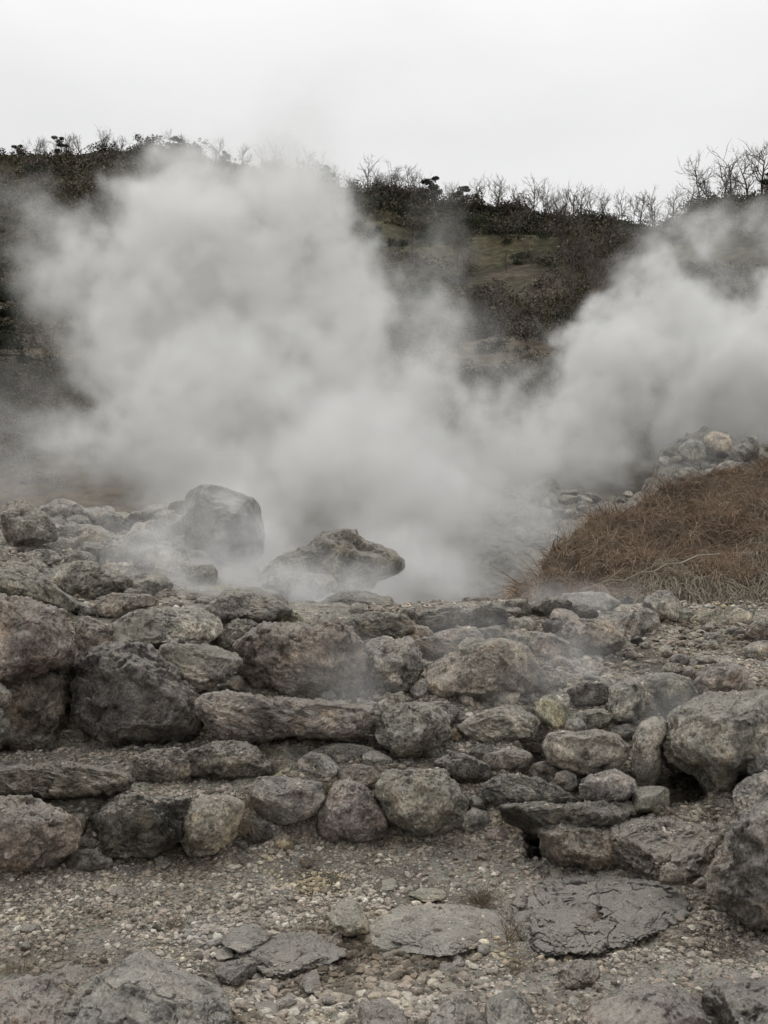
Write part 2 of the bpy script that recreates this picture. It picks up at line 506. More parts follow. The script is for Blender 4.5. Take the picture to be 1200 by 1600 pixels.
def build_hill():
    us = np.arange(-700, 1901, 10.0)
    k = hill_knots(us); rows = []
    for a in range(len(k) - 1):
        n = 22
        for s in range(n):
            f = s / n
            rows.append(Wp(us, k[a][0] * (1 - f) + k[a + 1][0] * f, k[a][1] * (1 - f) + k[a + 1][1] * f))
    last = Wp(us, *k[-1]); rows.append(last)
    for dd, dz in ((6, -0.5), (25, -8), (80, -30), (400, -70)):
        q = last * (1 + dd / last[:, 1:2]); q[:, 2] = last[:, 2] + dz
        rows.append(q)
    v = np.array(rows); nr, nc = v.shape[:2]
    v = rough_hill(v.reshape(-1, 3))
    i = np.arange(nr * nc).reshape(nr, nc)
    f = np.stack([i[:-1, :-1], i[:-1, 1:], i[1:, 1:], i[1:, :-1]], -1).reshape(-1, 4)
    link('hillside', new_mesh('hillside', v, f, M_HILL), kind='structure')
build_hill()

# ---------------------------------------------------------------- scree slope across the valley
SX = np.array([660, 700, 740, 860, 930, 1000, 1030, 1060, 1110, 1180, 1300, 1900]); ST = np.array([975, 880, 775, 750, 800, 772, 715, 688, 680, 692, 670, 680])
def scree_D(px, py):
    return 29.5 - (np.asarray(py, float) - 680) * 0.03
def build_scree():
    us = np.arange(640, 1900, 6.0); rows = []
    for f in np.linspace(0, 1, 90):
        py = 985 + (np.interp(us, SX, ST) - 985) * f; rows.append(Wp(us, py, scree_D(us, py)))
    last = rows[-1]
    for dd, dz in ((.6, -.05), (2, -.8), (5, -3)):
        q = last * (1 + dd / last[:, 1:2]); q[:, 2] = last[:, 2] + dz; rows.append(q)
    v = np.array(rows); nr, nc = v.shape[:2]; v = v.reshape(-1, 3)
    v[:, 1] += 0.5 * fbm(v * .5, 3); v[:, 2] += 0.3 * fbm(v * .6 + 9, 3) + .25 * ridged(v * 1.5, 3)
    i = np.arange(nr * nc).reshape(nr, nc)
    f = np.stack([i[:-1, :-1], i[:-1, 1:], i[1:, 1:], i[1:, :-1]], -1).reshape(-1, 4)
    o = link('scree_slope', new_mesh('scree_slope', v, f, M_FAR), kind='structure'); o.color = (.25, .235, .20, 1)
build_scree()
# ---------------------------------------------------------------- rocks
ZOOM = {'A': (0, 880, 3), 'B': (300, 880, 3), 'C': (600, 880, 3), 'D': (850, 880, 2.806), 'E': (0, 1300, 2),
        'F': (600, 1300, 2), 'G': (0, 700, 2.6667), 'H': (350, 750, 2.1818), 'I': (700, 640, 2.4), 'P': (0, 0, 1)}
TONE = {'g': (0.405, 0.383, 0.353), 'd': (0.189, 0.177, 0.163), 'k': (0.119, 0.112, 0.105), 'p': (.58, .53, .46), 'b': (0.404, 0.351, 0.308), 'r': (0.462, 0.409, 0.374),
        'y': (0.505, 0.497, 0.384), 'o': (0.536, 0.458, 0.358), 'l': (0.577, 0.551, 0.506), 'e': (0.301, 0.271, 0.227), 'n': (0.365, 0.358, 0.304)}

def outline(poly, n=256):
    """star-shaped outline around its centroid -> radius per angle"""
    P = np.array(poly, float)
    x, y = P[:, 0], P[:, 1]; x2, y2 = np.roll(x, -1), np.roll(y, -1)
    cr_ = x * y2 - x2 * y; A = cr_.sum() / 2
    c = np.array([((x + x2) * cr_).sum(), ((y + y2) * cr_).sum()]) / (6 * A)
    Q = P - c; Q2 = np.roll(Q, -1, 0)
    th = np.linspace(-math.pi, math.pi, n, endpoint=False); rad = np.zeros(n)
    dx, dy = np.cos(th), -np.sin(th)
    for a, b in zip(Q, Q2):
        e = b - a; den = dx * e[1] - dy * e[0]
        with np.errstate(divide='ignore', invalid='ignore'):
            t = (a[0] * e[1] - a[1] * e[0]) / den; s = (a[0] * dy - a[1] * dx) / den
        ok = (s >= -1e-6) & (s <= 1 + 1e-6) & (t > 0)
        rad = np.where(ok, np.maximum(rad, t), rad)
    rad = np.where(rad <= 0, np.median(rad), rad)
    k = np.array([1, 2, 3, 2, 1.]) / 9
    rp = np.concatenate([rad[-2:], rad, rad[:2]]); rad = np.convolve(rp, k, 'valid')
    return c, th, rad

def rock_shape(poly, d, thick, seed, level, rough=1.0, layered=False, lean=0.0, nochip=0):
    c, th, rad = outline(poly)
    v, f = ico(level)
    g = np.random.default_rng(seed)
    p = v.copy()
    # facets: press the sphere against random planes that mostly face forward, back and up
    for _ in range(g.integers(7, 13)):
        n = g.normal(size=3) * (0.75, 1.0, 0.8); n /= np.linalg.norm(n)
        if abs(n[1]) < 0.33: n[1] = 0.45 * (1 if g.random() < .5 else -1); n /= np.linalg.norm(n)
        h = g.uniform(0.6, 0.88)
        e = np.maximum(0, p @ n - h)
        p -= n * (e * 0.96)[:, None]
    rho = np.sqrt(v[:, 0] ** 2 + v[:, 2] ** 2) + 1e-9
    rho_p = np.sqrt(p[:, 0] ** 2 + p[:, 2] ** 2)
    rr = np.where(rho > 0.9, rho, rho_p) ** 0.62
    ang = np.arctan2(v[:, 2], v[:, 0])
    Rr = np.interp(ang, np.append(th, math.pi), np.append(rad, rad[0])) * d / F
    size = float(np.mean(rad)) * d / F
    a = np.cos(ang) * rr * Rr; z = np.sin(ang) * rr * Rr
    y = np.sign(p[:, 1]) * np.abs(p[:, 1]) ** 0.66 * thick / 2
    q = np.stack([a, y, z], -1)
    off = g.uniform(0, 200, 3)
    if level >= 4 and not nochip:      # chipped faces
        ext = np.abs(q).max(0) + 1e-9; qn = q / ext
        for _ in range(15):
            n = g.normal(size=3) * (1, 1, 1.1); n /= np.linalg.norm(n)
            pr = qn @ n; h = pr.max() * g.uniform(.77, .93)
            qn = qn - n * (np.maximum(0, pr - h) * .97)[:, None]
        q = qn * ext * (1.05, 1.0, 1.05)
    nr = vnormals(q, f)
    s = min(size, 0.5)
    w = q + off
    if layered:
        ql = q.copy(); ql[:, 2] = ql[:, 2] * 1.7 + ql[:, 0] * 0.6; w = ql + off
    wq = w + (0.12 * size) * np.stack([noise(w / size * 2 + k_ * 31) for k_ in range(3)], -1)
    disp = 0.09 * s * fbm(wq / size * 1.1, 2) + 0.075 * s * ridged(wq / size * 2.1, 3)
    # broken ledges: step-like terraces in a slanting direction
    tl = wq @ np.array([0.35, 0.25, 1.0]) / size * (1.9 if layered else 1.7) + 0.8 * noise(wq / size * 1.3)
    fr = tl - np.floor(tl); disp = disp + (0.075 if layered else 0.055) * s * (np.clip(fr * 5, 0, 1) - fr)
    if level >= 5:
        s = min(s, 0.28)
        disp = disp + 0.055 * s * ridged(w / s * 5.5, 4) + 0.03 * s * fbm(w / s * 16, 3)
        # cracks: sharp valleys
        cz = np.abs(fbm(w / size * 1.7 + 40, 2))
        disp -= (0.10 if thick > size * .7 else 0.03) * s * np.clip(1 - cz / 0.03, 0, 1) ** 1.2
    disp = disp - disp.mean() + 0.015 * size
    q = q + nr * (disp * rough)[:, None]
    # the outline keeps its place in the photograph while the stone leans back over the ground it is bedded in
    d2 = d + q[:, 1] + lean * np.clip(q[:, 2], -size, 9)
    px = c[0] + q[:, 0] * F / d; py = c[1] - q[:, 2] * F / d
    ctr = Wp(c[0], c[1], d)
    return Wp(px, py, d2) - ctr, f, ctr, q

N_ROCK = 0
TOPS = []
def rock(name, label, tone, zoom, poly, thick=None, dd=0.0, rough=1.0, layered=False, group=None, d=None, mat=None, cat=None, level=None, lean=None, crust=0, stand=0, nochip=0):
    global N_ROCK
    N_ROCK += 1
    zx, zy, zs = ZOOM[zoom]
    P = [(zx + x / zs, zy + y / zs) for x, y in poly]
    xs = [a for a, _ in P]; ys = [b for _, b in P]
    w, h = max(xs) - min(xs), max(ys) - min(ys)
    bx = float(np.mean([a for a, b in P if b > max(ys) - 0.25 * h]))
    if d is None:
        d = float(Dg([bx], [min(max(ys) - 0.06 * h, 1800)])[0])
    wm, hm = w * d / F, h * d / F
    th_ = thick if thick else min(max(0.9 * hm, 0.55 * wm), 1.3 * hm, 1.1)
    flat = zoom in 'EF' and not stand
    if stand: d = float(Dg([bx], [min(max(ys), 1660)])[0])
    cx_, cy_ = sum(xs) / len(xs), (min(ys) + min(max(ys), 1800)) / 2
    dt = float(Dg([bx], [min(ys)])[0]) - float(Dg([bx], [min(max(ys), 1800)])[0]) if d < 9.5 else 0.0
    if lean is not None: dc = d + 0.02 * th_ + dd + lean * hm * 0.35
    elif flat:
        lean = min(max(dt / hm, 0), 2.4) * 0.95
        th_ = thick if thick else max(0.45 * hm, 0.25 * wm)
        th_ = min(th_, 0.5 * hm + 0.05)
        dc = float(Dg([cx_], [cy_])[0]) - 0.30 * th_ - 0.03 + dd
    else:
        lean = min(max(dt / hm, 0), 2.5) * (0.35 if stand else 0.06)
        dc = d + (-0.12 if stand else -0.1 if zoom == 'G' else 0.02) * th_ + dd + lean * hm * 0.3
    mx_ = max(w, h)
    lv = level or (7 if mx_ > 235 and d < 9 else 6 if mx_ > 90 else 5 if mx_ > 48 else 4 if mx_ > 18 else 3)
    v, f, ctr, q = rock_shape(P, dc, th_, 100 + N_ROCK * 7, lv, rough, layered, lean, nochip)
    base = ctr + np.array([0, 0, v[:, 2].min()])
    v = v + (ctr - base)
    if d < 9.5 and mx_ > 40:      # places on top where grit can lie
        nn = vnormals(v, f); up = np.nonzero(nn[:, 2] > 0.8)[0]
        if len(up):
            gg = np.random.default_rng(N_ROCK); cnt = int((60 if 'pebble-strewn' in label else 22 if flat and d > 3.9 else 5) * wm * th_ * 22) + 1
            TOPS.append((v[gg.choice(up, cnt)] + base, gg.random(cnt)))
    me = new_mesh(name, v, f, mat or (M_LAYER if layered else M_ROCK))
    if crust:
        a_ = me.attributes.new('crust', 'FLOAT', 'POINT'); k_ = q[:, 0] / (wm * .5) if crust == 1 else -q[:, 2] / (hm * .5)
        a_.data.foreach_set('value', np.clip(0.5 - 1.6 * (k_ + (0.1 if crust == 1 else 0.0)), 0, 1).astype(np.float32))
    o = link(name, me, base, label=label, category=cat or ('boulder' if name == 'boulder' else 'rock' if name == 'rock' else 'stone'))
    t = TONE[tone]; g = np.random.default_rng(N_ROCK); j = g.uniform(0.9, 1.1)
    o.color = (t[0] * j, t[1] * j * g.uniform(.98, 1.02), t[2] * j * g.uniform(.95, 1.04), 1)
    if group: o['group'] = group
    return o

def pts(s):
    return [tuple(float(q) for q in w.split(',')) for w in s.split()]

WALL = 'rocks stacked in the rough stone terraces'
FLOOR = 'rocks lying on the gravel floor'
CREST = 'rocks along the crest of the slope'
PILE = 'rocks of the steaming pile at the left'
# name | label | tone | zoom | outline | options
ROCKS = r'''
boulder|cracked pale slab capping the tall boulder at the left edge|g|A|-160,40 0,30 110,20 200,40 280,110 345,170 360,210 340,235 200,195 60,155 -30,130 -160,130|thick=.7;dd=-.1
boulder|tall rough brown boulder overhanging a dark hollow at the left edge|b|A|-200,120 0,120 60,160 200,180 345,205 372,330 370,450 340,480 240,478 180,520 60,575 -20,610 -200,610|d=6.45;thick=.9
rock|eroded brown and green earthy rock beneath the overhang at the left edge|e|A|-160,540 60,520 240,450 340,460 400,560 330,700 310,860 200,890 -160,890|d=6.5;thick=.7;rough=1.6
boulder|big dark flat-faced boulder with a vertical crack, left of the long slab|d|A|370,470 430,430 480,408 640,388 700,398 760,470 850,545 930,640 950,740 890,800 700,840 480,880 370,860 335,700 345,560|thick=.7
stone|block stone half pale half dark on top of the wall at the left|l|A|540,300 560,230 620,215 740,222 880,215 960,230 1020,270 1030,325 930,380 740,392 590,402 545,370|thick=.45;crust=1
stone|tilted two-tone stone with pale top wedged above the dark flat-faced boulder|l|A|745,400 820,380 1000,390 1110,420 1120,470 1060,540 960,592 870,592 810,530 765,500 750,450|thick=.4;dd=-.25;layered=1;crust=2
stone|small reddish stone between the tall left boulder and the block stone|b|A|355,240 430,260 540,320 555,400 440,440 365,460|dd=.1
stone|half-hidden reddish stone low on the left picture edge|r|A|-80,560 0,560 50,610 50,660 0,685 -80,685|d=6.0
stone|greenish stone under the reddish one on the left picture edge|n|A|-80,680 10,680 40,740 40,800 0,850 -80,850|d=5.95
stone|small brown stone at the foot of the hollow at far left|e|A|15,830 50,820 100,840 105,870 60,888 20,872|
rock|long flat greenish brown rock at the left end of the lower terrace|e|A|-110,1010 90,955 250,940 420,960 540,980 625,1020 560,1065 400,1102 240,1106 60,1098 -110,1070|thick=.45;layered=1
stone|low pinkish grey stone right of the long flat greenish rock|r|A|600,940 700,880 830,870 880,910 890,990 820,1045 700,1035 620,990|
rock|low brown mound below the left end of the long slab|e|B|-30,900 60,850 180,840 250,840 300,880 360,940 370,985 280,1018 60,1022 -30,1005|thick=.4
rock|broad brown block at the lower left corner of the first terrace wall|b|A|-140,1110 0,1110 150,1110 280,1140 350,1180 362,1280 335,1345 220,1408 80,1448 0,1468 -140,1468|thick=.55
rock|dark curved boulder with a scratched line, second in the lowest wall|d|A|395,1190 470,1135 640,1075 800,1085 865,1105 865,1200 835,1305 800,1368 640,1390 500,1380 425,1295|thick=.55
stone|pale squarish stone beside the dark curved boulder in the lowest wall|p|A|875,1170 900,1115 960,1095 1080,1100 1135,1128 1125,1200 1095,1290 1000,1355 880,1382 830,1342 848,1260|thick=.4;rough=.7
stone|low grey stone at the foot of the broad brown block|g|A|315,1370 370,1335 450,1340 535,1400 480,1448 325,1448|
stone|tiny whitish stone on the gravel below the dark curved boulder|p|A|718,1385 760,1366 774,1400 742,1424|
stone|small brown stone wedged between the broad block and the dark curved boulder|b|A|330,1170 400,1175 412,1230 392,1290 340,1260|
stone|small pale stone low in the gap beside the broad brown block|l|A|338,1280 400,1283 452,1320 432,1352 330,1332|
rock|dark and pale layered slab on the crest right of the block stone|g|B|75,210 110,178 150,148 230,122 290,148 420,188 462,220 442,262 330,278 200,284 105,262|layered=1;thick=.5
stone|small pale greenish stone on top of the big brown lumpy boulder|y|B|348,270 400,238 470,232 542,250 562,288 480,304 380,304|
rock|knobbly bluish lump on the upper left shoulder of the brown boulder|g|B|95,370 150,318 200,272 260,266 322,298 300,345 230,395 110,402|rough=1.9
boulder|big lumpy brown boulder in the middle of the upper wall|b|B|225,470 222,388 320,296 440,300 560,296 620,260 705,262 745,300 765,370 805,440 825,560 795,605 600,616 400,606 298,566 265,510|thick=.75;rough=1.5
rock|pale smooth-faced rock veiled by steam right of the brown boulder|l|B|775,440 795,380 900,356 960,372 1020,346 1064,430 1074,500 1024,594 900,610 805,594|thick=.5
rock|grey crest rock behind the steam-veiled pale rock|g|B|715,290 790,243 900,232 990,238 1045,268 1035,312 960,354 860,366 765,354|layered=1
stone|small dark rounded stone on the crest before the left dark slab|d|B|965,240 1000,208 1040,222 1054,262 1008,264|
rock|long pink and brown layered slab jutting over a dark gap|r|B|32,650 110,602 200,612 350,645 520,645 700,655 800,655 834,690 840,740 785,796 720,826 560,806 400,806 280,836 150,816 76,764 40,700|thick=.55;layered=1;dd=-.2
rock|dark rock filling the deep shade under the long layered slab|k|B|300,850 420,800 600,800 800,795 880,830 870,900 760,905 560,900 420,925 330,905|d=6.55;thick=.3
boulder|round pinkish boulder with branching cracks right of the long slab|l|B|842,700 900,655 1000,640 1130,655 1190,718 1195,820 1145,894 1020,926 930,896 866,824|thick=.6;rough=1.1
stone|smooth grey stone tucked behind the round cracked boulder|g|C|215,650 300,650 345,690 340,750 305,800 270,740|dd=.05
rock|flat grey rock in the gap below the long layered slab|g|B|575,870 650,848 750,852 845,868 856,912 800,935 600,944 535,902|
stone|pale lumpy stone on the second terrace left of centre|l|B|498,930 560,886 640,906 685,958 662,1004 560,1004 505,972|
stone|flat pinkish stone above the triangular stone|r|B|665,980 760,942 840,958 890,1000 864,1064 800,1070 685,1012|
rock|flat-topped block with pale upper face, between dry tufts|g|B|262,1030 290,1006 540,1006 604,1038 610,1100 574,1174 480,1222 360,1222 296,1174 266,1100|thick=.42;rough=.6
stone|pinkish triangular stone in the middle of the lowest wall|r|B|596,1180 636,1108 676,1026 750,1010 824,1048 884,1120 905,1200 895,1284 800,1306 640,1296 594,1252|thick=.4;rough=.8
boulder|round grey mottled boulder right of the triangular stone|g|B|866,1090 896,1008 970,955 1100,940 1174,976 1235,1040 1275,1120 1265,1204 1200,1246 1050,1268 920,1238 886,1162|thick=.6
stone|small dark stone behind the dry tuft beside the pale squarish stone|d|B|225,1220 300,1196 365,1228 374,1284 320,1316 235,1304|
stone|small ochre brown lump at the foot of the flat-topped block|o|B|382,1290 430,1262 472,1290 473,1342 420,1354 380,1334|
stone|tiny grey stone left of the triangular stone's foot|g|B|542,1230 580,1226 594,1282 553,1294|
stone|small grey cobble at the foot of the round cracked boulder|g|B|898,906 930,888 962,905 952,928 903,928|
stone|flat cobble left of the foot of the round cracked boulder|g|B|828,900 870,882 898,905 882,928 838,928|
stone|small flat stone on the ledge above the round cracked boulder|l|B|918,620 980,602 1014,625 1002,654 928,654|
stone|two-lobed brown cobble on the ledge above the slab's left end|b|B|122,580 160,562 204,573 204,604 138,604|
stone|small cobble on the ledge in the middle of the long slab|g|B|598,610 650,588 683,620 662,650 608,650|
rock|dark long rock at the left of the row of dark crest rocks|d|C|150,272 180,232 260,216 330,190 368,212 355,272 334,316 230,336 165,316|
rock|dark rounded rock second in the row of dark crest rocks|d|C|335,262 368,222 440,196 520,190 558,212 574,262 544,294 430,306 356,316|
stone|flat brownish cap stone on the second dark crest rock|b|C|352,197 380,162 450,155 530,162 554,185 500,204 405,209|dd=.12
rock|short dark rock third in the row of dark crest rocks|d|C|556,190 610,167 670,176 692,220 674,258 602,266 566,242|
rock|dark humped rock fourth in the row of dark crest rocks|d|C|676,200 740,162 820,162 884,188 890,252 852,276 760,246 696,244|
rock|dark wedge rock at the right end of the dark crest row|d|C|856,210 920,192 990,212 1004,247 950,276 886,266|
rock|flat pale slab lying before the dry grass bank|l|C|815,150 920,132 1040,146 1114,188 1074,230 960,206 856,184|dd=.2;thick=.5
stone|small dark stone perched on a pale one near the bank|k|C|1106,180 1140,148 1172,168 1168,204 1116,204|
stone|pale flat stone under the small perched dark stone|p|C|1080,215 1120,193 1164,203 1154,229 1095,234|
rock|pinkish brown triangular rock below the dark crest row|r|C|845,290 900,262 1010,256 1064,288 1126,350 1114,395 1040,416 900,426 835,384|thick=.5
stone|dark upright stone left of the pinkish triangular rock|d|C|736,290 790,257 844,260 866,300 844,346 766,342|
stone|thin pale stone wedged beneath the dark crest row|n|C|566,272 660,257 704,272 684,314 588,326|
stone|small round stone wedged right of the thin pale stone|g|C|706,270 740,262 760,280 748,300 716,298|
stone|grey stone above the smooth pink rock|g|C|636,350 680,316 740,326 764,350 744,396 648,390|
rock|smooth pink rock half lost in rising steam|r|C|676,390 708,337 780,332 864,377 876,432 800,466 698,456|
stone|pinkish flat stone under the dark long crest rock|r|C|216,340 300,312 430,316 476,348 444,396 340,390 246,376|
stone|dark stone in the shade under the second dark crest rock|d|C|436,310 540,292 566,340 504,365 436,350|
stone|yellowish brown stone on the shoulder of the large central rock|o|C|326,410 390,346 440,346 486,373 434,416 356,426|
stone|small brown stone left below the dark long crest rock|b|C|86,330 130,292 200,296 234,338 194,376 116,376|
rock|layered brown rock left above the large central rock|b|C|126,390 170,341 280,346 344,378 336,424 240,456 168,446|layered=1
boulder|large pinkish slope-backed rock in the centre of the upper terrace|r|C|210,500 300,446 420,391 540,368 634,381 695,448 716,520 686,596 560,596 440,648 300,648 210,596|thick=.7
stone|rounded grey stone at the foot of the large slope-backed rock|l|C|476,620 520,576 580,571 634,608 635,654 570,681 496,666|
stone|bluish grey stone in thin steam right of the slope-backed rock|g|C|696,520 760,486 834,518 856,572 804,616 718,606 686,572|
rock|broad low grey rock in steam left of the upright grey block|g|C|856,590 940,556 1060,566 1074,630 1044,686 930,688 866,644|
rock|upright smooth grey block wreathed in steam|l|D|292,540 335,505 410,508 446,570 446,645 404,686 320,698 290,645|thick=.4
stone|yellow-green tinged stone above the potato-shaped rock|y|C|706,690 738,626 790,620 856,668 896,742 855,782 788,776 726,734|thick=.3;rough=.6;nochip=1
rock|flat steamy rock right of the yellow-green stone|n|C|876,720 930,686 1040,686 1076,730 1004,786 876,808|
rock|long wrinkled pale rock left of the yellow-green stone|l|C|345,770 430,715 560,674 660,654 716,676 720,762 684,826 560,830 418,832 364,804|layered=1;thick=.45
boulder|smooth potato-shaped pale boulder balanced over a dark gap|p|C|740,860 766,800 850,785 900,795 1000,777 1095,806 1151,860 1146,914 1084,966 980,1001 878,975 776,934|thick=.5;rough=.55;dd=-.1;nochip=1
stone|small brown cobble left of the long wrinkled rock|o|C|306,790 340,772 374,815 348,840 316,824|
rock|flat rock with ochre stains below the long wrinkled rock|b|C|466,900 560,880 690,875 726,910 684,966 560,986 486,966|
rock|dark grey knobbly rock right of the round cracked boulder|d|C|236,940 330,885 420,895 486,958 506,1012 430,1042 314,1016|
rock|craggy layered grey rock jutting out of the lower right wall|g|C|434,1080 496,1020 600,994 720,1014 804,1056 866,1090 784,1132 640,1137 500,1127 444,1114|layered=1;rough=1.4
rock|wide stone directly beneath the potato-shaped boulder|l|C|904,1030 950,1000 1080,970 1166,1016 1186,1082 1104,1116 960,1122 904,1084|thick=.45
stone|brownish grey rock above the craggy layered one|g|C|644,970 740,930 824,946 826,1012 764,1046 676,1014|
stone|narrow grey stone between the craggy rock and the potato-shaped boulder|g|C|826,960 900,996 910,1062 852,1076 796,1010|
rock|dark layered outcrop above the small cave mouth|d|C|555,1140 680,1125 840,1145 1030,1125 1165,1115 1170,1200 1054,1275 900,1280 750,1280 636,1244 572,1196|layered=1;thick=.5;rough=1.5
rock|brown crumbly bank rock beside the small cave mouth|e|C|742,1250 800,1232 900,1240 1040,1230 1108,1330 1098,1408 960,1430 820,1408 770,1390 745,1340|thick=.5;rough=1.3
stone|brown hood stone arching over the small cave mouth|e|C|640,1262 680,1235 760,1235 775,1290 740,1325 690,1325 655,1345 636,1310|thick=.3
rock|whitish crusted lump at the foot of the craggy layered rock|l|C|354,1180 430,1145 494,1178 486,1235 400,1256 354,1224|rough=1.7
stone|flat pinkish stone on the gravel below the whitish lump|r|C|476,1270 540,1232 602,1248 624,1292 560,1314 498,1299|
stone|small stone at the upper edge of the round mottled boulder|g|C|178,468 230,462 234,512 186,514|
rock|small broken rock left of the foot of the slope-backed rock|g|C|116,600 180,536 222,558 214,604 148,644|
stone|crumbly brown cobble between the ochre-stained rock and the potato boulder|b|C|656,860 700,836 742,848 744,895 686,895|
stone|small dark stone under the craggy layered rock's right end|d|C|806,1100 880,1092 914,1110 872,1156 806,1146|
stone|white-crusted cobble below the bluish grey steamy stone|p|C|636,620 700,612 724,640 662,664|
stone|flat pinkish stone before the pale crest boulder near the bank|l|D|315,260 420,196 484,211 506,260 444,315 370,336 324,304|
rock|dome-shaped grey rock on the crest before the dry grass|g|D|424,165 480,126 552,126 596,178 596,244 562,266 508,266 475,219 434,199|thick=.5
stone|greenish stone right of the dome-shaped crest rock|n|D|576,240 598,206 652,206 644,275 596,275|
stone|pale angular stone in the row under the hanging roots|p|D|636,250 698,205 762,190 795,230 784,275 688,286|
stone|second pale angular stone further right under the hanging roots|p|D|796,240 850,196 915,222 904,270 816,275|
rock|brown rock on the plateau at the right picture edge|b|D|886,300 926,246 982,228 1070,240 1070,345 916,345|
stone|small pinkish pale stone on the plateau below the angular stones|p|D|626,312 660,298 704,320 684,339 636,339|
stone|dull grey cobble right of the pinkish pale stone on the plateau|g|D|698,312 760,298 794,330 762,350 706,345|
stone|flat pale stone lying on the plateau above the dark egg-shaped rock|p|D|516,462 550,432 602,437 619,470 572,489 526,482|
rock|dark greenish egg-shaped rock beside the huge right boulder|n|D|426,530 478,486 560,481 644,506 680,572 644,626 570,646 506,616 446,572|thick=.42;rough=.6;nochip=1
rock|brownish crumbly rock resting above the huge right boulder|r|D|664,520 718,466 820,430 896,466 884,514 832,566 780,596 696,586|
rock|flat grey rock on the plateau near the right picture edge|l|D|876,372 930,346 1000,341 1060,400 960,425 886,414|
stone|small flat stone on the plateau centre|g|D|656,420 720,402 764,430 702,454|
stone|pinkish stone above the huge boulder at the right|r|D|816,562 870,526 934,538 922,584 848,590|
rock|leaning column-shaped grey rock between two dark gaps|l|D|390,760 426,696 480,675 534,686 545,742 514,802 510,932 472,986 408,986 380,902 390,832|thick=.35;rough=.5;nochip=1
rock|greenish block under the leaning column rock|n|D|396,985 470,980 545,985 545,1062 522,1106 436,1106 386,1094|thick=.35;rough=.5
boulder|huge dark grey boulder overhanging a cave at the right edge|g|D|505,830 526,768 556,676 636,616 718,574 850,572 982,562 1110,590 1110,940 960,936 850,956 842,1006 790,1038 726,1028 684,966 616,906 544,878|d=6.15;thick=1.7;rough=1.0;nochip=1
rock|grey rock bulging from the lower right side of the huge boulder|g|D|896,840 982,785 1110,775 1110,935 900,925|dd=-.25;thick=.5
rock|pale mottled rock below the huge boulder at the right edge|l|D|834,980 886,936 982,921 1110,926 1110,1055 950,1066 888,1106 844,1084|dd=-.1
boulder|large sloping grey boulder at the lower right picture edge|g|D|1160,1000 1060,1020 982,1045 875,1118 805,1240 752,1340 730,1424 795,1508 900,1566 982,1598 1160,1640 1200,1300|thick=1.0;rough=1.2
rock|pebble-strewn slab with an undercut pale rim before the cave|b|D|262,1165 330,1135 440,1122 600,1130 740,1160 836,1190 806,1255 764,1335 650,1406 560,1340 500,1396 376,1366 322,1290 290,1220|thick=.5;rough=1.2;lean=.9;dd=.1
stone|pale triangular stone standing under the pebble-strewn slab|p|D|510,1408 511,1343 550,1306 594,1338 636,1412 570,1416|dd=-.2;rough=.5
stone|small pinkish stone right of the pale triangular stone|r|D|650,1405 690,1377 744,1387 722,1424 664,1430|dd=-.15
stone|crumbly cobble at the right edge of the plateau|b|D|876,502 950,477 1050,488 1050,532 896,528|
boulder|large pale grey boulder at the bottom left of the foreground|l|E|190,640 215,560 235,500 310,428 390,386 450,390 550,436 692,508 712,565 690,700 180,700|thick=.55;rough=.8;stand=1
rock|low pinkish rock in the bottom left corner|r|E|-80,500 60,466 150,461 204,518 194,600 184,700 -80,700|stand=1
stone|pale rounded stone standing at the end of the flat slab|p|E|1026,260 1058,216 1100,206 1149,258 1149,312 1080,326 1030,304|thick=.28;rough=.6;stand=1
stone|grey lump at the left end of the dark flat outcrop|g|E|696,340 738,296 800,286 844,328 792,366 716,386|dd=-.06
rock|dark flat wrinkled rock low in the gravel, left of centre|d|E|736,385 860,326 980,306 1064,336 1076,392 1002,416 930,448 850,448 766,404|thick=.5;dd=.0
stone|dark angular stone before the flat wrinkled rock|d|E|671,432 700,411 790,391 800,442 722,486 686,464|stand=1
stone|dark upright cobble in the coarse gravel, bottom centre|d|E|946,450 990,426 1004,492 970,511 946,484|
stone|pinkish cobble left of the dark upright cobble|r|E|776,472 830,461 844,492 788,500|
stone|small pinkish pale cobble near the flat wrinkled rock's right end|p|E|986,427 1030,409 1044,430 1002,446|
stone|pale cobble between the grey lump and the dark angular stone|l|E|666,372 720,357 729,390 678,400|
rock|almost buried pale slab in the gravel above the rounded stone|y|E|770,200 850,172 930,160 1020,163 1026,190 900,216 800,215|thick=.6;dd=.12
stone|small white cobble below the lowest wall, left side|p|E|478,82 515,76 542,95 512,113 488,102|
stone|brown clod lying in the gravel at the left|e|E|516,205 600,190 624,225 560,244 520,228|
stone|dark earthy clod beside the large foreground boulder|e|E|176,432 240,414 286,450 252,486 186,476|rough=1.8
stone|pinkish stone in the coarse gravel right of the large boulder|r|E|866,520 910,506 942,524 920,554 868,550|
stone|squarish pink cobble at the bottom edge near the centre|r|E|1096,552 1160,536 1166,596 1106,600|
stone|flat pinkish cobble beside the large boulder's right foot|r|E|786,535 850,526 876,560 820,586|
rock|long flat-topped grey slab lying in the foreground gravel|l|F|-58,310 -10,268 60,236 240,231 345,251 381,290 380,342 300,366 150,388 20,368 -48,344|thick=.55;rough=.5;dd=.04
boulder|broad dark wrinkled outcrop right of the flat slab|d|F|396,230 416,156 560,144 750,144 906,160 968,222 938,278 800,340 660,372 500,382 424,328|thick=.9;dd=.11;rough=.8;nochip=1
boulder|pinkish grey boulder at the bottom edge right of centre|r|F|660,520 698,474 800,454 900,469 964,505 1030,580 1060,700 660,700|thick=.45;rough=.8;stand=1
boulder|dark rounded boulder in the bottom right corner|k|F|1000,512 1038,476 1120,465 1200,470 1320,500 1320,700 1066,700 1005,575|thick=.5;stand=1;rough=.7
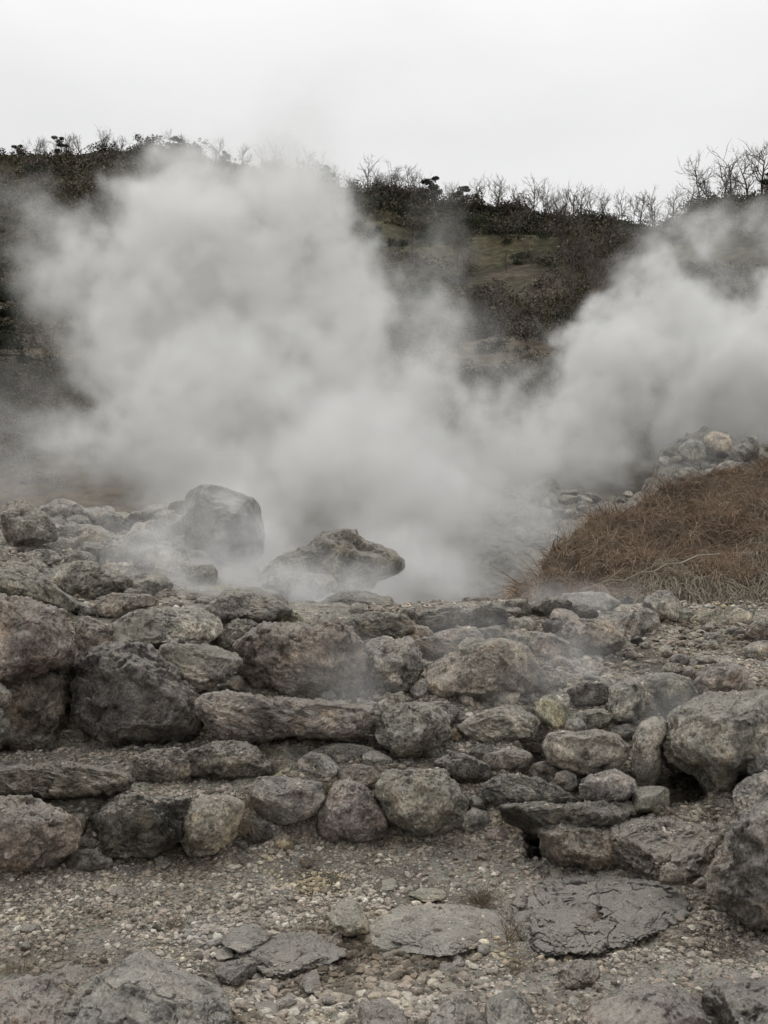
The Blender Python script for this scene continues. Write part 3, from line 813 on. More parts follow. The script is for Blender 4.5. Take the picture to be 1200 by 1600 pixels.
rock|squarish pale rock at the bottom edge, left of the pair|l|F|144,600 166,516 230,500 284,538 316,580 346,700 136,700|rough=.8;stand=1
rock|rounded pale rock at the bottom edge, right of the pair|l|F|304,560 358,505 420,500 465,560 490,700 320,700|rough=.8;stand=1
stone|brown stone with a pitted face in the coarse gravel|b|F|545,432 600,400 664,406 670,450 634,496 586,496 550,464|stand=1
stone|smooth pale oval cobble at the right of the foreground|p|F|986,432 1030,411 1056,430 1044,465 996,465|rough=.4;stand=1
stone|orange-brown cobble above the pair of pale rocks|o|F|166,477 210,466 234,495 192,510|
stone|ochre cobble resting between the two pale bottom rocks|o|F|276,512 320,496 340,540 296,555|
stone|flat grey-brown cobble above the rounded pale bottom rock|g|F|410,482 460,486 470,515 426,522|
stone|small round cobble next to the flat grey-brown one|g|F|456,466 492,476 494,508 460,504|
rock|pinkish brown rock at the bottom edge under the flat slab|b|F|-70,540 0,526 64,570 95,700 -70,700|stand=1
stone|pale cobble in front of the small cave mouth|p|F|516,122 550,109 564,142 528,149|
stone|flat pale stone between the cave mouth and the wrinkled outcrop|l|F|664,122 720,120 736,152 676,156|
rock|low yellowish slab in the gravel right of the pale buried one|y|F|64,195 130,172 182,177 196,212 118,216|
stone|yellow-grey cobble left of the low yellowish slab|y|F|-6,152 30,142 44,176 -2,184|
boulder|big pale angular boulder at the left end of the rock pile|p|G|2,260 48,216 110,226 182,276 226,330 246,372 170,415 56,426 14,350|thick=.9;rough=.6;dd=-.3
rock|dark rock top behind the pale angular boulder|g|G|176,250 250,231 289,250 262,290 196,290|d=12.1
rock|dark faceted rock third from the left on the pile|g|G|266,270 320,231 369,270 384,322 330,355 276,355 264,320|d=12.1
rock|slim upright slab between the pale boulder and the dark faceted rock|l|G|211,340 228,266 262,271 289,340 250,364|d=12.1
rock|pale wedge-shaped rock leaning on the pile below the crumbly one|p|G|295,412 348,356 400,321 454,350 465,384 400,436 326,456|
rock|dark crumbly rock on top of the pile|g|G|396,310 450,281 510,291 544,330 566,395 500,406 450,380 400,340|d=12.1;rough=1.8
rock|knobbly rock with dark hollows right of the crumbly one|g|G|526,300 556,266 600,256 654,288 655,344 600,356 536,344|d=12.1;rough=1.8
rock|hazy grey rock next to the tall round-topped boulder|l|G|636,330 678,296 720,316 745,360 734,426 656,404|d=12.1
rock|flat pale rock under the slim upright slab|p|G|186,400 240,374 314,383 304,424 220,435|
rock|low pale rock on the left of the pile's middle tier|l|G|106,430 170,421 250,438 264,472 180,500 116,474|
rock|dark-shaded rock at the left edge of the pile|l|G|-40,405 0,401 49,460 22,480 -40,482|
rock|broad steamy rock in the middle of the pile's lower tier|l|G|234,540 256,486 330,466 430,486 546,548 556,604 480,645 380,645 286,604|
rock|long pale rock at the foot of the pile, lost in steam|p|G|376,672 448,616 530,596 644,608 656,652 560,666 480,706 396,706|
rock|narrow rock behind the top of the tall left boulder|l|G|316,640 360,646 384,690 340,705 314,684|
rock|faint grey rock left of the tall round-topped boulder|l|G|646,292 658,264 722,261 734,302 680,324|d=12.1
boulder|tall round-topped boulder looming in the steam above the pile|d|G|761,260 786,196 830,167 920,165 982,186 1044,190 1084,230 1094,300 1084,440 960,520 840,520 750,430|d=11.9;thick=2.2;rough=.7
rock|hazy rock in the middle of the pile under the knobbly one|l|G|566,430 640,411 704,438 695,504 600,516 556,484|
rock|hazy low rock left below the tall round-topped boulder|l|G|596,540 680,526 724,570 704,606 598,596|
rock|faint rock at the foot of the tall round-topped boulder|l|G|676,430 740,416 764,470 700,486|
rock|pale flat rock in the pile just above the capping slab|p|G|-40,480 60,476 104,500 62,526 -40,516|
rock|small rough rock above the capping slab's right shoulder|p|G|96,482 150,461 194,490 184,534 106,524|
rock|hazy rock right of the pale wedge-shaped rock|p|G|446,402 540,391 584,430 564,484 466,474|
rock|small rock below the pale wedge-shaped rock|l|G|336,442 420,426 444,480 356,484|
rock|steam-dimmed rock near the right foot of the pile|l|G|816,532 880,521 904,560 830,574|
rock|small rock just left of the broad steamy one|l|G|176,502 240,506 254,562 196,564|
boulder|tortoise-shaped boulder with a beak-like point rising from the steam|g|H|95,385 125,325 185,262 270,236 328,191 400,175 442,174 484,211 532,236 584,251 612,278 610,304 572,322 522,334 502,374 442,392 330,366 250,386 180,392 124,392|d=10.6;thick=1.3;rough=1.0;nochip=1
rock|pale block under the left side of the tortoise-shaped boulder|g|H|108,376 176,326 260,311 352,321 386,370 344,408 220,420 124,404|d=10.0;thick=.8
rock|steamy grey rock directly beneath the tortoise-shaped boulder|g|H|310,430 396,385 480,375 566,406 590,455 500,468 420,478 320,470|d=9.4;thick=.8
rock|pale hazy boulder on the far scree near the right edge|p|I|955,110 1000,80 1052,90 1066,150 980,166|far=1
rock|dark mossy rock on the far scree left of the pale boulder|n|I|860,150 900,112 955,120 965,180 890,200|far=1
rock|yellowish rock low on the far scree|y|I|925,182 945,172 960,190 945,206 926,202|far=1
rock|grey rock on the far scree right of the pale boulder|g|I|1076,150 1120,100 1160,90 1170,160 1110,200|far=1
rock|bluish flat rock on the far scree just above the grass|l|I|1000,210 1060,190 1110,200 1090,235 1010,240|far=1
rock|dark low rock at the left end of the right scree|g|I|840,235 900,215 950,235 930,262 850,262|far=1
'''
for line in ROCKS.strip().splitlines():
    nm, lab, tone, zm, poly, opt = line.split('|')
    kw = {}
    for kv in opt.split(';'):
        if kv.strip():
            k_, v_ = kv.split('='); kw[k_] = float(v_)
    if kw.pop('far', 0):
        P_ = pts(poly); kw['d'] = float(scree_D(0, ZOOM['I'][1] + max(b for _, b in P_) / 2.4)) - 0.5
    kw['layered'] = bool(kw.get('layered'))
    if zm == 'G' : grp = PILE
    elif zm == 'I': grp = 'rocks of the far scree'
    elif zm == 'H': grp = None
    elif zm in 'EF': grp = FLOOR
    else: grp = WALL
    rock(nm, lab, tone, zm, pts(poly), group=grp, mat=(M_FAR if zm in 'GHI' else None), **kw)
# ---------------------------------------------------------------- loose gravel (nobody could count it)
def rot_batch(g, n):
    q = g.normal(size=(n, 4)); q /= np.linalg.norm(q, axis=1)[:, None]
    w, x, y, z = q.T
    return np.stack([1 - 2 * (y * y + z * z), 2 * (x * y - z * w), 2 * (x * z + y * w), 2 * (x * y + z * w), 1 - 2 * (x * x + z * z), 2 * (y * z - x * w),
                     2 * (x * z - y * w), 2 * (y * z + x * w), 1 - 2 * (x * x + y * y)], -1).reshape(n, 3, 3)

def pebble_bases(level, count, g):
    v, f = ico(level); out_ = []
    for i in range(count):
        p = v * (1 + 0.45 * fbm(v * 1.3 + i * 7.7, 2))[:, None]
        for _ in range(5):
            n = g.normal(size=3); n /= np.linalg.norm(n); p = p - n * (np.maximum(0, p @ n - 0.62) * 0.85)[:, None]
        out_.append(p * g.uniform((0.8, 0.65, 0.5), (1.25, 1.0, 0.85)))
    return np.array(out_), f

def scatter_mesh(name, pos, rad, level, mat, g, flat=0.6, smooth=False):
    base, f = pebble_bases(level, 14, g)
    n = len(pos); b = base[g.integers(0, len(base), n)]
    Rm = rot_batch(g, n)
    v = np.einsum('nij,nkj->nki', Rm, b) * rad[:, None, None]
    v[:, :, 2] *= flat
    v = v + pos[:, None, :]
    k = base.shape[1]
    F_ = (f[None] + (np.arange(n) * k)[:, None, None]).reshape(-1, 3)
    return new_mesh(name, v.reshape(-1, 3), F_, mat, smooth)

g_ = np.random.default_rng(21)
def ground_samples(n, x0, x1, y0, y1, g, patch=0.0):
    """points spread evenly over the real ground area seen between those photo rows"""
    px = g.uniform(x0, x1, n * 6); py = g.uniform(y0, y1, n * 6)
    d = Dg(px, py); wgt = d ** 3 / np.maximum(60, (py - 880)) ; wgt = d ** 2.2
    keep = g.random(n * 6) < wgt / wgt.max()
    px, py, d = px[keep][:n], py[keep][:n], d[keep][:n]
    return rough_ground(Wp(px, py, d)), px, py
allp, allr = [], []
for n, x0, x1, y0, y1, rmin, rmax, pw in (
        (150000, -250, 1450, 1240, 1800, .0048, .024, .38),
        (26000, -100, 1300, 1120, 1330, .006, .024, .42),
        (36000, 560, 1450, 945, 1130, .008, .038, .42),
        (14000, -100, 700, 960, 1200, .007, .026, .42),
        (3500, -100, 290, 820, 960, .015, .06, .4)):
    P_, px_, py_ = ground_samples(n, x0, x1, y0, y1, g_)
    r_ = np.minimum(rmin * g_.random(len(P_)) ** (-pw), rmax)
    m_ = fbm(P_ * np.array([1.1, 1.1, 1.1]) + 5, 3)
    ok_ = (m_ > -0.19) | (g_.random(len(P_)) < 0.34)
    # coarser stones gather at the bottom centre and right
    cz_ = np.exp(-((px_ - 560) / 260) ** 2 - ((py_ - 1560) / 110) ** 2)
    r_ = r_ * (1 + 0.7 * cz_)
    P_[:, 2] += r_ * 0.15
    allp.append(P_[ok_]); allr.append(r_[ok_])
for tp_, tr_ in TOPS:
    allp.append(tp_); allr.append(np.minimum(.005 * (tr_ + .01) ** -.38, .02))
allp = np.concatenate(allp); allr = np.concatenate(allr)
big_ = allr > 0.0105
link('gravel', scatter_mesh('gravel', allp[~big_], allr[~big_], 1, M_PEB, g_), kind='stuff')
link('coarse_gravel', scatter_mesh('coarse_gravel', allp[big_], allr[big_], 2, M_PEB, g_, 0.7), kind='stuff')

def where(px, py, x0, x1, y0, y1):
    a = ('upper', 'middle', 'lower')[min(2, max(0, int(3 * (py - y0) / (y1 - y0))))]; b = ('left', 'centre', 'right')[min(2, max(0, int(3 * (px - x0) / (x1 - x0))))]
    return a + ' ' + b
def near(px):
    for lim, txt in ((60, 'near the left picture edge'), (140, 'beside the flat-crowned pine'), (230, 'left of the umbrella pine in steam'), (320, 'around the umbrella pine in steam'), (420, 'where steam first crosses'),
                     (540, 'behind the top of the plume'), (620, 'around the slim lone tree'), (700, 'around the taller umbrella pine'), (760, 'beside the smaller umbrella pine'), (820, 'near the lollipop-shaped tree'),
                     (880, 'under the bushy bare tree'), (960, 'below the leafless clump'), (1040, 'in the dip of the crest'), (1110, 'under the tall curved tree'), (1175, 'beside the dark rounded bush')):
        if px < lim: return txt
    return 'under the largest bare tree'
TW = {'g': 'grey', 'r': 'pinkish', 'l': 'light grey', 'p': 'pale', 'b': 'brown', 'e': 'earthy brown', 'n': 'greenish', 'd': 'dark', 'o': 'ochre', 'k': 'blackish', 'y': 'yellowish'}
# ---------------------------------------------------------------- countable small stones, each its own object
def small_stones(n, x0, x1, y0, y1, s0, s1, tones, label, group, g, dfun=None, name='cobble', mat=None, sink=0.25, level=None):
    made = 0
    while made < n:
        px = g.uniform(x0, x1); py = g.uniform(y0, y1); s = g.uniform(s0, s1) * (0.6 + 0.4 * g.random())
        if dfun is None: p = G([px], [py])[0]; d = p[1]
        else: d = float(dfun(px, py)); p = Wp(px, py, d)
        r = s * 0.5 * d / F
        lv = level or (4 if s > 22 else 3)
        v, f = ico(lv)
        q = v.copy()
        for _ in range(9):
            m = g.normal(size=3); m /= np.linalg.norm(m); q -= m * (np.maximum(0, q @ m - g.uniform(.55, .85)) * 0.9)[:, None]
        q *= g.uniform((0.95, 0.7, 0.55), (1.35, 1.1, 0.85))
        off = g.uniform(0, 99, 3)
        q = q * (1 + 0.10 * fbm(v * 1.5 + off, 2) + 0.09 * ridged(v * 3.5 + off, 3))[:, None] * r
        a = g.uniform(0, 6.28); c_, s_ = math.cos(a), math.sin(a)
        q = q @ np.array([[c_, s_, 0], [-s_, c_, 0], [0, 0, 1]])
        q[:, 2] -= q[:, 2].min() + sink * r
        o = link(name, new_mesh(name, q, f, mat or M_ROCK), p, label=label, category='cobble' if name == 'cobble' else 'rock', group=group)
        tl_ = tones[g.integers(len(tones))]; t = TONE[tl_]; o['label'] = label.replace('small ', '').replace('grey ', '').replace('brown ', '').join((('larger ' if s > s0 * .4 + s1 * .4 else 'small ') + TW[tl_] + ' ', ', ' + where(px, py, x0, x1, y0, y1))); j = g.uniform(.8, 1.15)
        o.color = (t[0] * j, t[1] * j, t[2] * j, 1)
        made += 1
g2 = np.random.default_rng(5)
small_stones(26, 330, 660, 1440, 1610, 14, 34, 'grlpb', 'small cobble in the coarse gravel at the bottom centre', 'cobbles in the bottom centre gravel', g2)
small_stones(20, 640, 1190, 1450, 1600, 12, 30, 'grlob', 'small cobble in the gravel at the bottom right', 'cobbles in the bottom right gravel', g2)
small_stones(12, 0, 330, 1385, 1500, 10, 26, 'erbd', 'small brown cobble in the gravel of the left foreground', 'cobbles in the left foreground gravel', g2)
small_stones(14, 360, 820, 1320, 1420, 8, 26, 'glbo', 'small cobble on gravel between lowest wall and flat slab', 'cobbles on the middle gravel', g2)
small_stones(34, 880, 1200, 990, 1062, 9, 30, 'grlpdb', 'small cobble scattered on the gravelly plateau at the right', 'cobbles on the right plateau', g2)
small_stones(16, 1060, 1200, 955, 1000, 14, 30, 'lgbn', 'small stone in the rubble under the hanging roots', 'cobbles under the hanging roots', g2)
small_stones(18, 90, 560, 1150, 1225, 8, 24, 'gebr', 'small cobble on the left terrace step', 'cobbles on the left terrace step', g2)
small_stones(34, 640, 900, 1030, 1240, 10, 30, 'gldr', 'small cobble in the rubble between the middle wall rocks', 'cobbles between the middle wall rocks', g2)
small_stones(16, 760, 960, 1050, 1110, 14, 34, 'gl', 'small cobble on the steaming slope beside the slope-backed rock', 'cobbles on the steaming slope', g2)
small_stones(14, 1010, 1150, 1235, 1290, 9, 24, 'gld', 'small cobble on the floor of the cave under the huge boulder', 'cobbles in the cave', g2)
small_stones(12, 800, 1000, 1345, 1375, 10, 24, 'lbpg', 'small cobble in front of the cave mouth bank', 'cobbles before the cave mouth', g2)
small_stones(70, -10, 330, 800, 950, 30, 74, 'gldgp', 'small rock filling the gaps of the steaming pile', PILE, g2, name='rock', mat=M_FAR, sink=0.5)
small_stones(45, 730, 1010, 760, 890, 16, 44, 'gnld', 'rock on the far scree half hidden by steam', 'rocks of the far scree', g2, dfun=lambda x, y: scree_D(x, y) - .2, name='rock', mat=M_FAR, sink=0.9)
small_stones(50, 1035, 1210, 695, 770, 12, 34, 'gnldp', 'rock on the far scree above the dry grass bank', 'rocks of the far scree', g2, dfun=lambda x, y: scree_D(x, y) - .2, name='rock', mat=M_FAR, sink=0.9)

small_stones(26, 60, 560, 1010, 1160, 22, 50, 'gbldr', 'small rock chinking the left terrace walls', 'rocks chinking the walls', g2, name='rock', sink=0.5)
small_stones(34, 560, 900, 960, 1150, 22, 52, 'gbldr', 'small rock chinking the middle terrace walls', 'rocks chinking the walls', g2, name='rock', sink=0.5)
small_stones(24, 560, 1000, 1150, 1340, 20, 48, 'gldn', 'small rock chinking the lowest wall right of centre', 'rocks chinking the walls', g2, name='rock', sink=0.5)
small_stones(16, 0, 560, 1230, 1345, 18, 40, 'gbld', 'small rock chinking the lowest wall at the left', 'rocks chinking the walls', g2, name='rock', sink=0.5)

# ---------------------------------------------------------------- dry grass bank
BX = np.array([790, 815, 840, 870, 900, 960, 1030, 1100, 1160, 1200, 1300, 1500, 1900])
BT = np.array([962, 934, 898, 858, 830, 800, 772, 750, 732, 718, 695, 665, 645])
def bank_rows(us, f):
    top = np.interp(us, BX, BT); base = np.full_like(us, 972.0)
    d0 = np.interp(us, [790, 1000, 1200, 1900], [9.8, 9.9, 9.8, 9.8])
    hgt = (base - top)
    py = base + (top - base) * f
    d = d0 + hgt / 200 * 4.6 * np.asarray(f) ** 1.35
    return py, d
def rough_bank(p):
    q = p.copy(); q[:, 2] += 0.26 * fbm(p * 1.1, 3) + 0.05 * fbm(p * 5, 2); return q
def Bp(px, f):
    px = np.asarray(px, float); py, d = bank_rows(px, np.asarray(f, float)); return rough_bank(Wp(px, py, d))
def build_bank():
    us = np.arange(790, 1901, 6.0); rows = []
    for f in np.linspace(-0.12, 1, 60):
        py, d = bank_rows(us, max(f, 0)); w = Wp(us, py, d)
        if f < 0: w[:, 2] += f * 6
        rows.append(w)
    last = rows[-1]
    for dd, dz in ((.4, -.05), (1.2, -.5), (3, -2), (6, -4.5)):
        q = last * (1 + dd / last[:, 1:2]); q[:, 2] = last[:, 2] + dz; rows.append(q)
    v = np.array(rows); nr, nc = v.shape[:2]; v = rough_bank(v.reshape(-1, 3))
    i = np.arange(nr * nc).reshape(nr, nc)
    f = np.stack([i[:-1, :-1], i[:-1, 1:], i[1:, 1:], i[1:, :-1]], -1).reshape(-1, 4)
    m, t, b = make_mat('dark_rooty_soil')
    tc = t.nodes.new('ShaderNodeTexCoord'); a = tex_noise(t, tc.outputs['Object'], 4, 7, .7)
    t.links.new(ramp(t, a.outputs['Fac'], [(.3, (.03, .022, .016)), (.5, (.075, .055, .04)), (.7, (.15, .11, .075))]), b.inputs['Base Color'])
    t.links.new(bump(t, a.outputs['Fac'], .15), b.inputs['Normal'])
    link('bank', new_mesh('bank', v, f, m), kind='structure')
build_bank()

def blades(base, dirs, length, width, droop, g, seg=5, mat=None, name='grass', wob=0.25):
    """ribbons that start along dirs and bend towards the ground"""
    n = len(base); P = base.copy(); D = dirs / np.linalg.norm(dirs, axis=1)[:, None]
    side = np.cross(D, g.normal(size=(n, 3))); side /= np.linalg.norm(side, axis=1)[:, None] + 1e-9
    vs = []
    for s in range(seg + 1):
        w = width * (1 - 0.8 * s / seg)
        vs += [P - side * w[:, None] / 2, P + side * w[:, None] / 2]
        D = D + np.array([0, 0, -1.0]) * (droop / seg)[:, None] + g.normal(size=(n, 3)) * wob / seg * 1.5
        D /= np.linalg.norm(D, axis=1)[:, None]
        P = P + D * (length / seg)[:, None]
    v = np.stack(vs, 1)
    k = 2 * (seg + 1)
    f0 = np.array([[2 * s, 2 * s + 1, 2 * s + 3, 2 * s + 2] for s in range(seg)])
    f = (f0[None] + (np.arange(n) * k)[:, None, None]).reshape(-1, 4)
    return new_mesh(name, v.reshape(-1, 3), f, mat, True)

g3 = np.random.default_rng(33)
def bank_grass():
    n = 52000
    px = g3.uniform(800, 1330, n); f = g3.random(n) ** 0.85 * 1.04
    top = np.interp(px, BX, BT)
    keep = g3.random(n) < np.clip((962 - top) / 200, .05, 1)
    px, f = px[keep], f[keep]
    p = Bp(px, np.minimum(f, 1.0)) - np.array([0, 0, .02])
    # tufts: points drawn together, lying over in swirls
    sw = fbm(p * 0.9 + 3, 2) * 7; tuft = fbm(p * 3.3 + 9, 2)
    keep = (tuft > -0.12) & ((f > 0.3 + 0.25 * fbm(p * 1.4, 2)) | (px < 960))
    px, f, p, sw, tuft = px[keep], f[keep], p[keep], sw[keep], tuft[keep]
    d = np.stack([np.cos(sw) * .7 - .2, -0.55 + np.sin(sw) * .5, np.full(len(p), .75)], -1) + g3.normal(size=(len(p), 3)) * .35
    L_ = g3.uniform(.12, .40, len(p)) * (1 + 1.3 * tuft)
    link('dry_grass', blades(p, d, L_, g3.uniform(.004, .009, len(p)), g3.uniform(.8, 2.6, len(p)), g3, 5, M_DRY, 'dry_grass'), kind='stuff')
    st = (fbm(p * .8 + 50, 2) > .08) & (g3.random(len(p)) < .45)
    link('straw', blades(p[st], d[st] + np.array([0, -.1, .05]), L_[st] * 1.15, g3.uniform(.004, .009, st.sum()), g3.uniform(1.2, 3.4, st.sum()), g3, 6, M_STRAW, 'straw', .4), kind='stuff')
    # pale roots and dead stems hanging over the cut face of the bank
    n = 9500
    px = g3.uniform(930, 1320, n); f = 0.14 + 0.34 * g3.random(n) + 0.06 * np.sin(px / 23)
    f = f * np.clip((px - 880) / 130, .35, 1)
    p = Bp(px, f); d = np.stack([g3.normal(size=n) * .5 - .3, -np.abs(g3.normal(size=n)) * .5 - .5, g3.uniform(-.1, .6, n)], -1)
    link('hanging_roots', blades(p, d, g3.uniform(.2, .7, n), g3.uniform(.004, .009, n), g3.uniform(1.5, 4, n), g3, 6, M_PALE, 'hanging_roots', .5), kind='stuff')
bank_grass()

def tube(pts_, r0, r1, sides=5):
    pts_ = np.array(pts_, float); n = len(pts_)
    v = []; rad = np.linspace(r0, r1, n)
    for i in range(n):
        t = pts_[min(i + 1, n - 1)] - pts_[max(i - 1, 0)]; t /= np.linalg.norm(t) + 1e-9
        a = np.cross(t, (0.31, 0.2, 0.93)); a /= np.linalg.norm(a); b = np.cross(t, a)
        for k in range(sides):
            th = 2 * math.pi * k / sides; v.append(pts_[i] + rad[i] * (a * math.cos(th) + b * math.sin(th)))
    f = [[i * sides + k, i * sides + (k + 1) % sides, (i + 1) * sides + (k + 1) % sides, (i + 1) * sides + k] for i in range(n - 1) for k in range(sides)]
    return np.array(v), np.array(f)
def join(parts):
    vs, fs, o = [], [], 0
    for v, f in parts: vs.append(v); fs.append(f + o); o += len(v)
    return np.concatenate(vs), np.concatenate(fs)

# long pale dead branch sagging over the bank
bp_ = [Wp(x, y, d) for x, y, d in ((905, 922, 10.0), (930, 915, 9.95), (952, 906, 9.9), (975, 907, 9.9), (1000, 895, 9.85), (1022, 893, 9.9), (1042, 881, 9.95), (1064, 880, 10.1), (1090, 868, 10.3), (1125, 866, 10.5))]
tw_ = [tube(bp_, .004, .011, 6)]
for i_, dx_, dz_ in ((2, .16, .14), (3, -.1, -.2), (4, .2, .1), (5, -.05, -.25), (6, .2, .16), (7, .05, -.3)):
    tw_.append(tube([bp_[i_], bp_[i_] + (dx_ * .5, -.05, dz_ * .6), bp_[i_] + (dx_, -.06, dz_)], .005, .002, 4))
bv_, bf_ = join(tw_)
root_ = bpy.data.objects.new('dead_branch', new_mesh('dead_branch', bv_ - bp_[0], bf_, M_PALE)); COL.objects.link(root_)
root_.location = bp_[0]; root_['label'] = 'long pale dead branch sagging across the grass bank'; root_['category'] = 'branch'

# dry tufts rooted between the stones
def tuft(px, py, h, n, label, lean=(0, 0), spread=.5, mat=M_WEED, dd=0.0):
    p = Wp(px, py, float(Dg([px], [py])[0]) + dd); r = h * .18
    d = g3.normal(size=(n, 3)) * (spread, spread, .2) + np.array([lean[0], lean[1] - .15, 1])
    b = g3.normal(size=(n, 3)) * (r, r, 0.004)
    me = blades(b, d, h * g3.uniform(.5, 1.1, n), g3.uniform(.0012, .0028, n), g3.uniform(.2, 1.8, n), g3, 6, mat, 'dry_tuft', .5)
    link('dry_tuft', me, p, label=label, category='grass tuft', group='dry tufts between the stones')
tuft(374, 1300, .22, 170, 'dry grass tuft left of the flat-topped block', dd=-.16)
tuft(392, 1262, .16, 120, 'dry tuft hanging from the upper left corner of the flat-topped block', dd=-.16)
tuft(476, 1318, .20, 24, 'thin dry stem standing before the flat-topped block', spread=.15, dd=-.22)
tuft(515, 1240, .14, 110, 'dry tuft between the flat-topped block and the triangular stone', dd=-.1)
tuft(752, 1412, .17, 260, 'bushy dry tuft between the flat slab and the dark wrinkled outcrop', dd=-.05, spread=.7)
tuft(800, 1470, .22, 110, 'tall dry tuft at the left flank of the dark wrinkled outcrop', dd=-.12)
tuft(268, 1448, .10, 160, 'low dark dry tuft in the left foreground gravel', spread=.9)
tuft(22, 1530, .16, 150, 'grey-green dry tuft in the bottom left corner', spread=.7)
tuft(155, 1470, .08, 120, 'flattened grassy tuft above the large foreground boulder', spread=.9)
tuft(957, 1368, .12, 10, 'few straw stems leaning by the pebble-strewn slab', lean=(.7, 0), spread=.15, dd=-.15)
tuft(805, 1520, .09, 90, 'reddish weed in the gravel below the wrinkled outcrop', spread=.9, mat=M_DRY)

for i_, (x_, y_, h_) in enumerate(((60, 1455, .07), (95, 1500, .08), (130, 1440, .06), (200, 1490, .07), (235, 1420, .07), (290, 1480, .06), (40, 1480, .08), (175, 1415, .06))):
    tuft(x_, y_, h_, 120, 'low withered weed in the dark earthy patch of the left foreground, ' + where(x_, y_, 0, 330, 1400, 1510) + ' part', spread=1.1, mat=M_WEED if i_ % 2 else M_OLIVE)

# ---------------------------------------------------------------- trees on the hillside
def grow(g, h, lean, spread, depth=4, kids=(3, 5), r0=.05):
    """skeleton of a bare tree: trunk polyline and the branches that leave it"""
    trunk, br = [np.zeros(3)], []
    d = np.array([lean, 0, 1.0]); n = 7
    for i in range(n):
        d = d + g.normal(size=3) * .10; d /= np.linalg.norm(d); trunk.append(trunk[-1] + d * h * .75 / n)
    def shoot(p, d, L_, r, lev):
        q = [p]; dd = d.copy()
        for i in range(4):
            dd = dd + g.normal(size=3) * .16 + np.array([0, 0, .09]); dd /= np.linalg.norm(dd); q.append(q[-1] + dd * L_ / 4)
        br.append((q, r, r * .45))
        if lev > 0:
            for _ in range(g.integers(*kids)):
                i = g.integers(1, 5); nd = dd + g.normal(size=3) * spread; nd /= np.linalg.norm(nd)
                shoot(q[i], nd, L_ * g.uniform(.45, .75), r * .6, lev - 1)
    for i in range(2, n + 1):
        for _ in range(2 if i < n else 3):
            a = g.uniform(0, 6.28); nd = np.array([math.cos(a), math.sin(a), g.uniform(.4, 1.3)]); nd /= np.linalg.norm(nd)
            shoot(trunk[i], nd, h * g.uniform(.2, .38), r0 * (1.1 - i / n * .5) * .6, depth - 2)
    return trunk, br
def bare_tree_meshes(seed, h, lean=0., spread=.7, r0=.09):
    g = np.random.default_rng(seed); tr, br = grow(g, h, lean, spread, 4, (3, 5), r0)
    tv, tf = tube(tr, r0, r0 * .45, 6)
    bv, bf = join([tube(q, a, b, 3) for q, a, b in br])
    return new_mesh('trunk', tv, tf, M_BARK), new_mesh('branches', bv, bf, M_TWIG)
BARE = [bare_tree_meshes(50 + i, 1.0, (i % 3 - 1) * .12, (.6, .75, .9)[i % 3], .022 if i % 2 else .017) for i in range(9)]

def leaf_cards(g, centers, rad, size, n_per, flat=.6):
    c = np.repeat(np.array(centers), n_per, 0); r = np.repeat(np.array(rad), n_per)
    d = g.normal(size=(len(c), 3)); d /= np.linalg.norm(d, axis=1)[:, None]
    p = c + d * (r * g.random(len(c)) ** .4)[:, None] * (1, 1, flat)
    a = g.normal(size=(len(c), 3)); a /= np.linalg.norm(a, axis=1)[:, None]
    b = np.cross(a, g.normal(size=(len(c), 3))); b /= np.linalg.norm(b, axis=1)[:, None]
    s = (size * g.uniform(.6, 1.3, len(c)))[:, None]
    v = np.stack([p - a * s, p + b * s * .6, p + a * s, p - b * s * .6], 1).reshape(-1, 3)
    return v, np.arange(len(v)).reshape(-1, 4)
def pine_meshes(seed):
    g = np.random.default_rng(seed)
    tr = [np.zeros(3)]; d = np.array([g.uniform(-.15, .15), 0, 1])
    for i in range(6): d = d + g.normal(size=3) * .08; d /= np.linalg.norm(d); tr.append(tr[-1] + d * .88 / 6)
    parts = [tube(tr, .035, .012, 6)]; cs, rs = [], []
    for k in range(g.integers(5, 8)):
        i = g.integers(3, 7); a = g.uniform(0, 6.28); L_ = g.uniform(.15, .34)
        e = tr[i] + np.array([math.cos(a) * L_, math.sin(a) * L_, g.uniform(.0, .1)])
        parts.append(tube([tr[i], (tr[i] + e) / 2 + (0, 0, .03), e], .012, .005, 4))
        cs.append(e); rs.append(g.uniform(.12, .2))
    cs.append(tr[-1]); rs.append(.2)
    tv, tf = join(parts); cv, cf = leaf_cards(g, cs, rs, .028, 230, .42)
    return new_mesh('trunk', tv, tf, M_BARK), new_mesh('crown', cv, cf, M_EVER, False)
PINE = [pine_meshes(80 + i) for i in range(4)]
def bush_mesh(seed, mat, n=260, flat=.8):
    g = np.random.default_rng(seed); k = 7
    cs = g.normal(size=(k, 3)) * (.3, .3, .12) + (0, 0, .35); cv, cf = leaf_cards(g, cs, g.uniform(.2, .4, k), .045, n // k * 2, flat)
    return new_mesh('bush', cv, cf, mat, False)
BUSH = [bush_mesh(120 + i, (M_EVER, M_EVER, M_OLIVE)[i % 3]) for i in range(6)] + [bush_mesh(140 + i, M_TWIG) for i in range(3)]

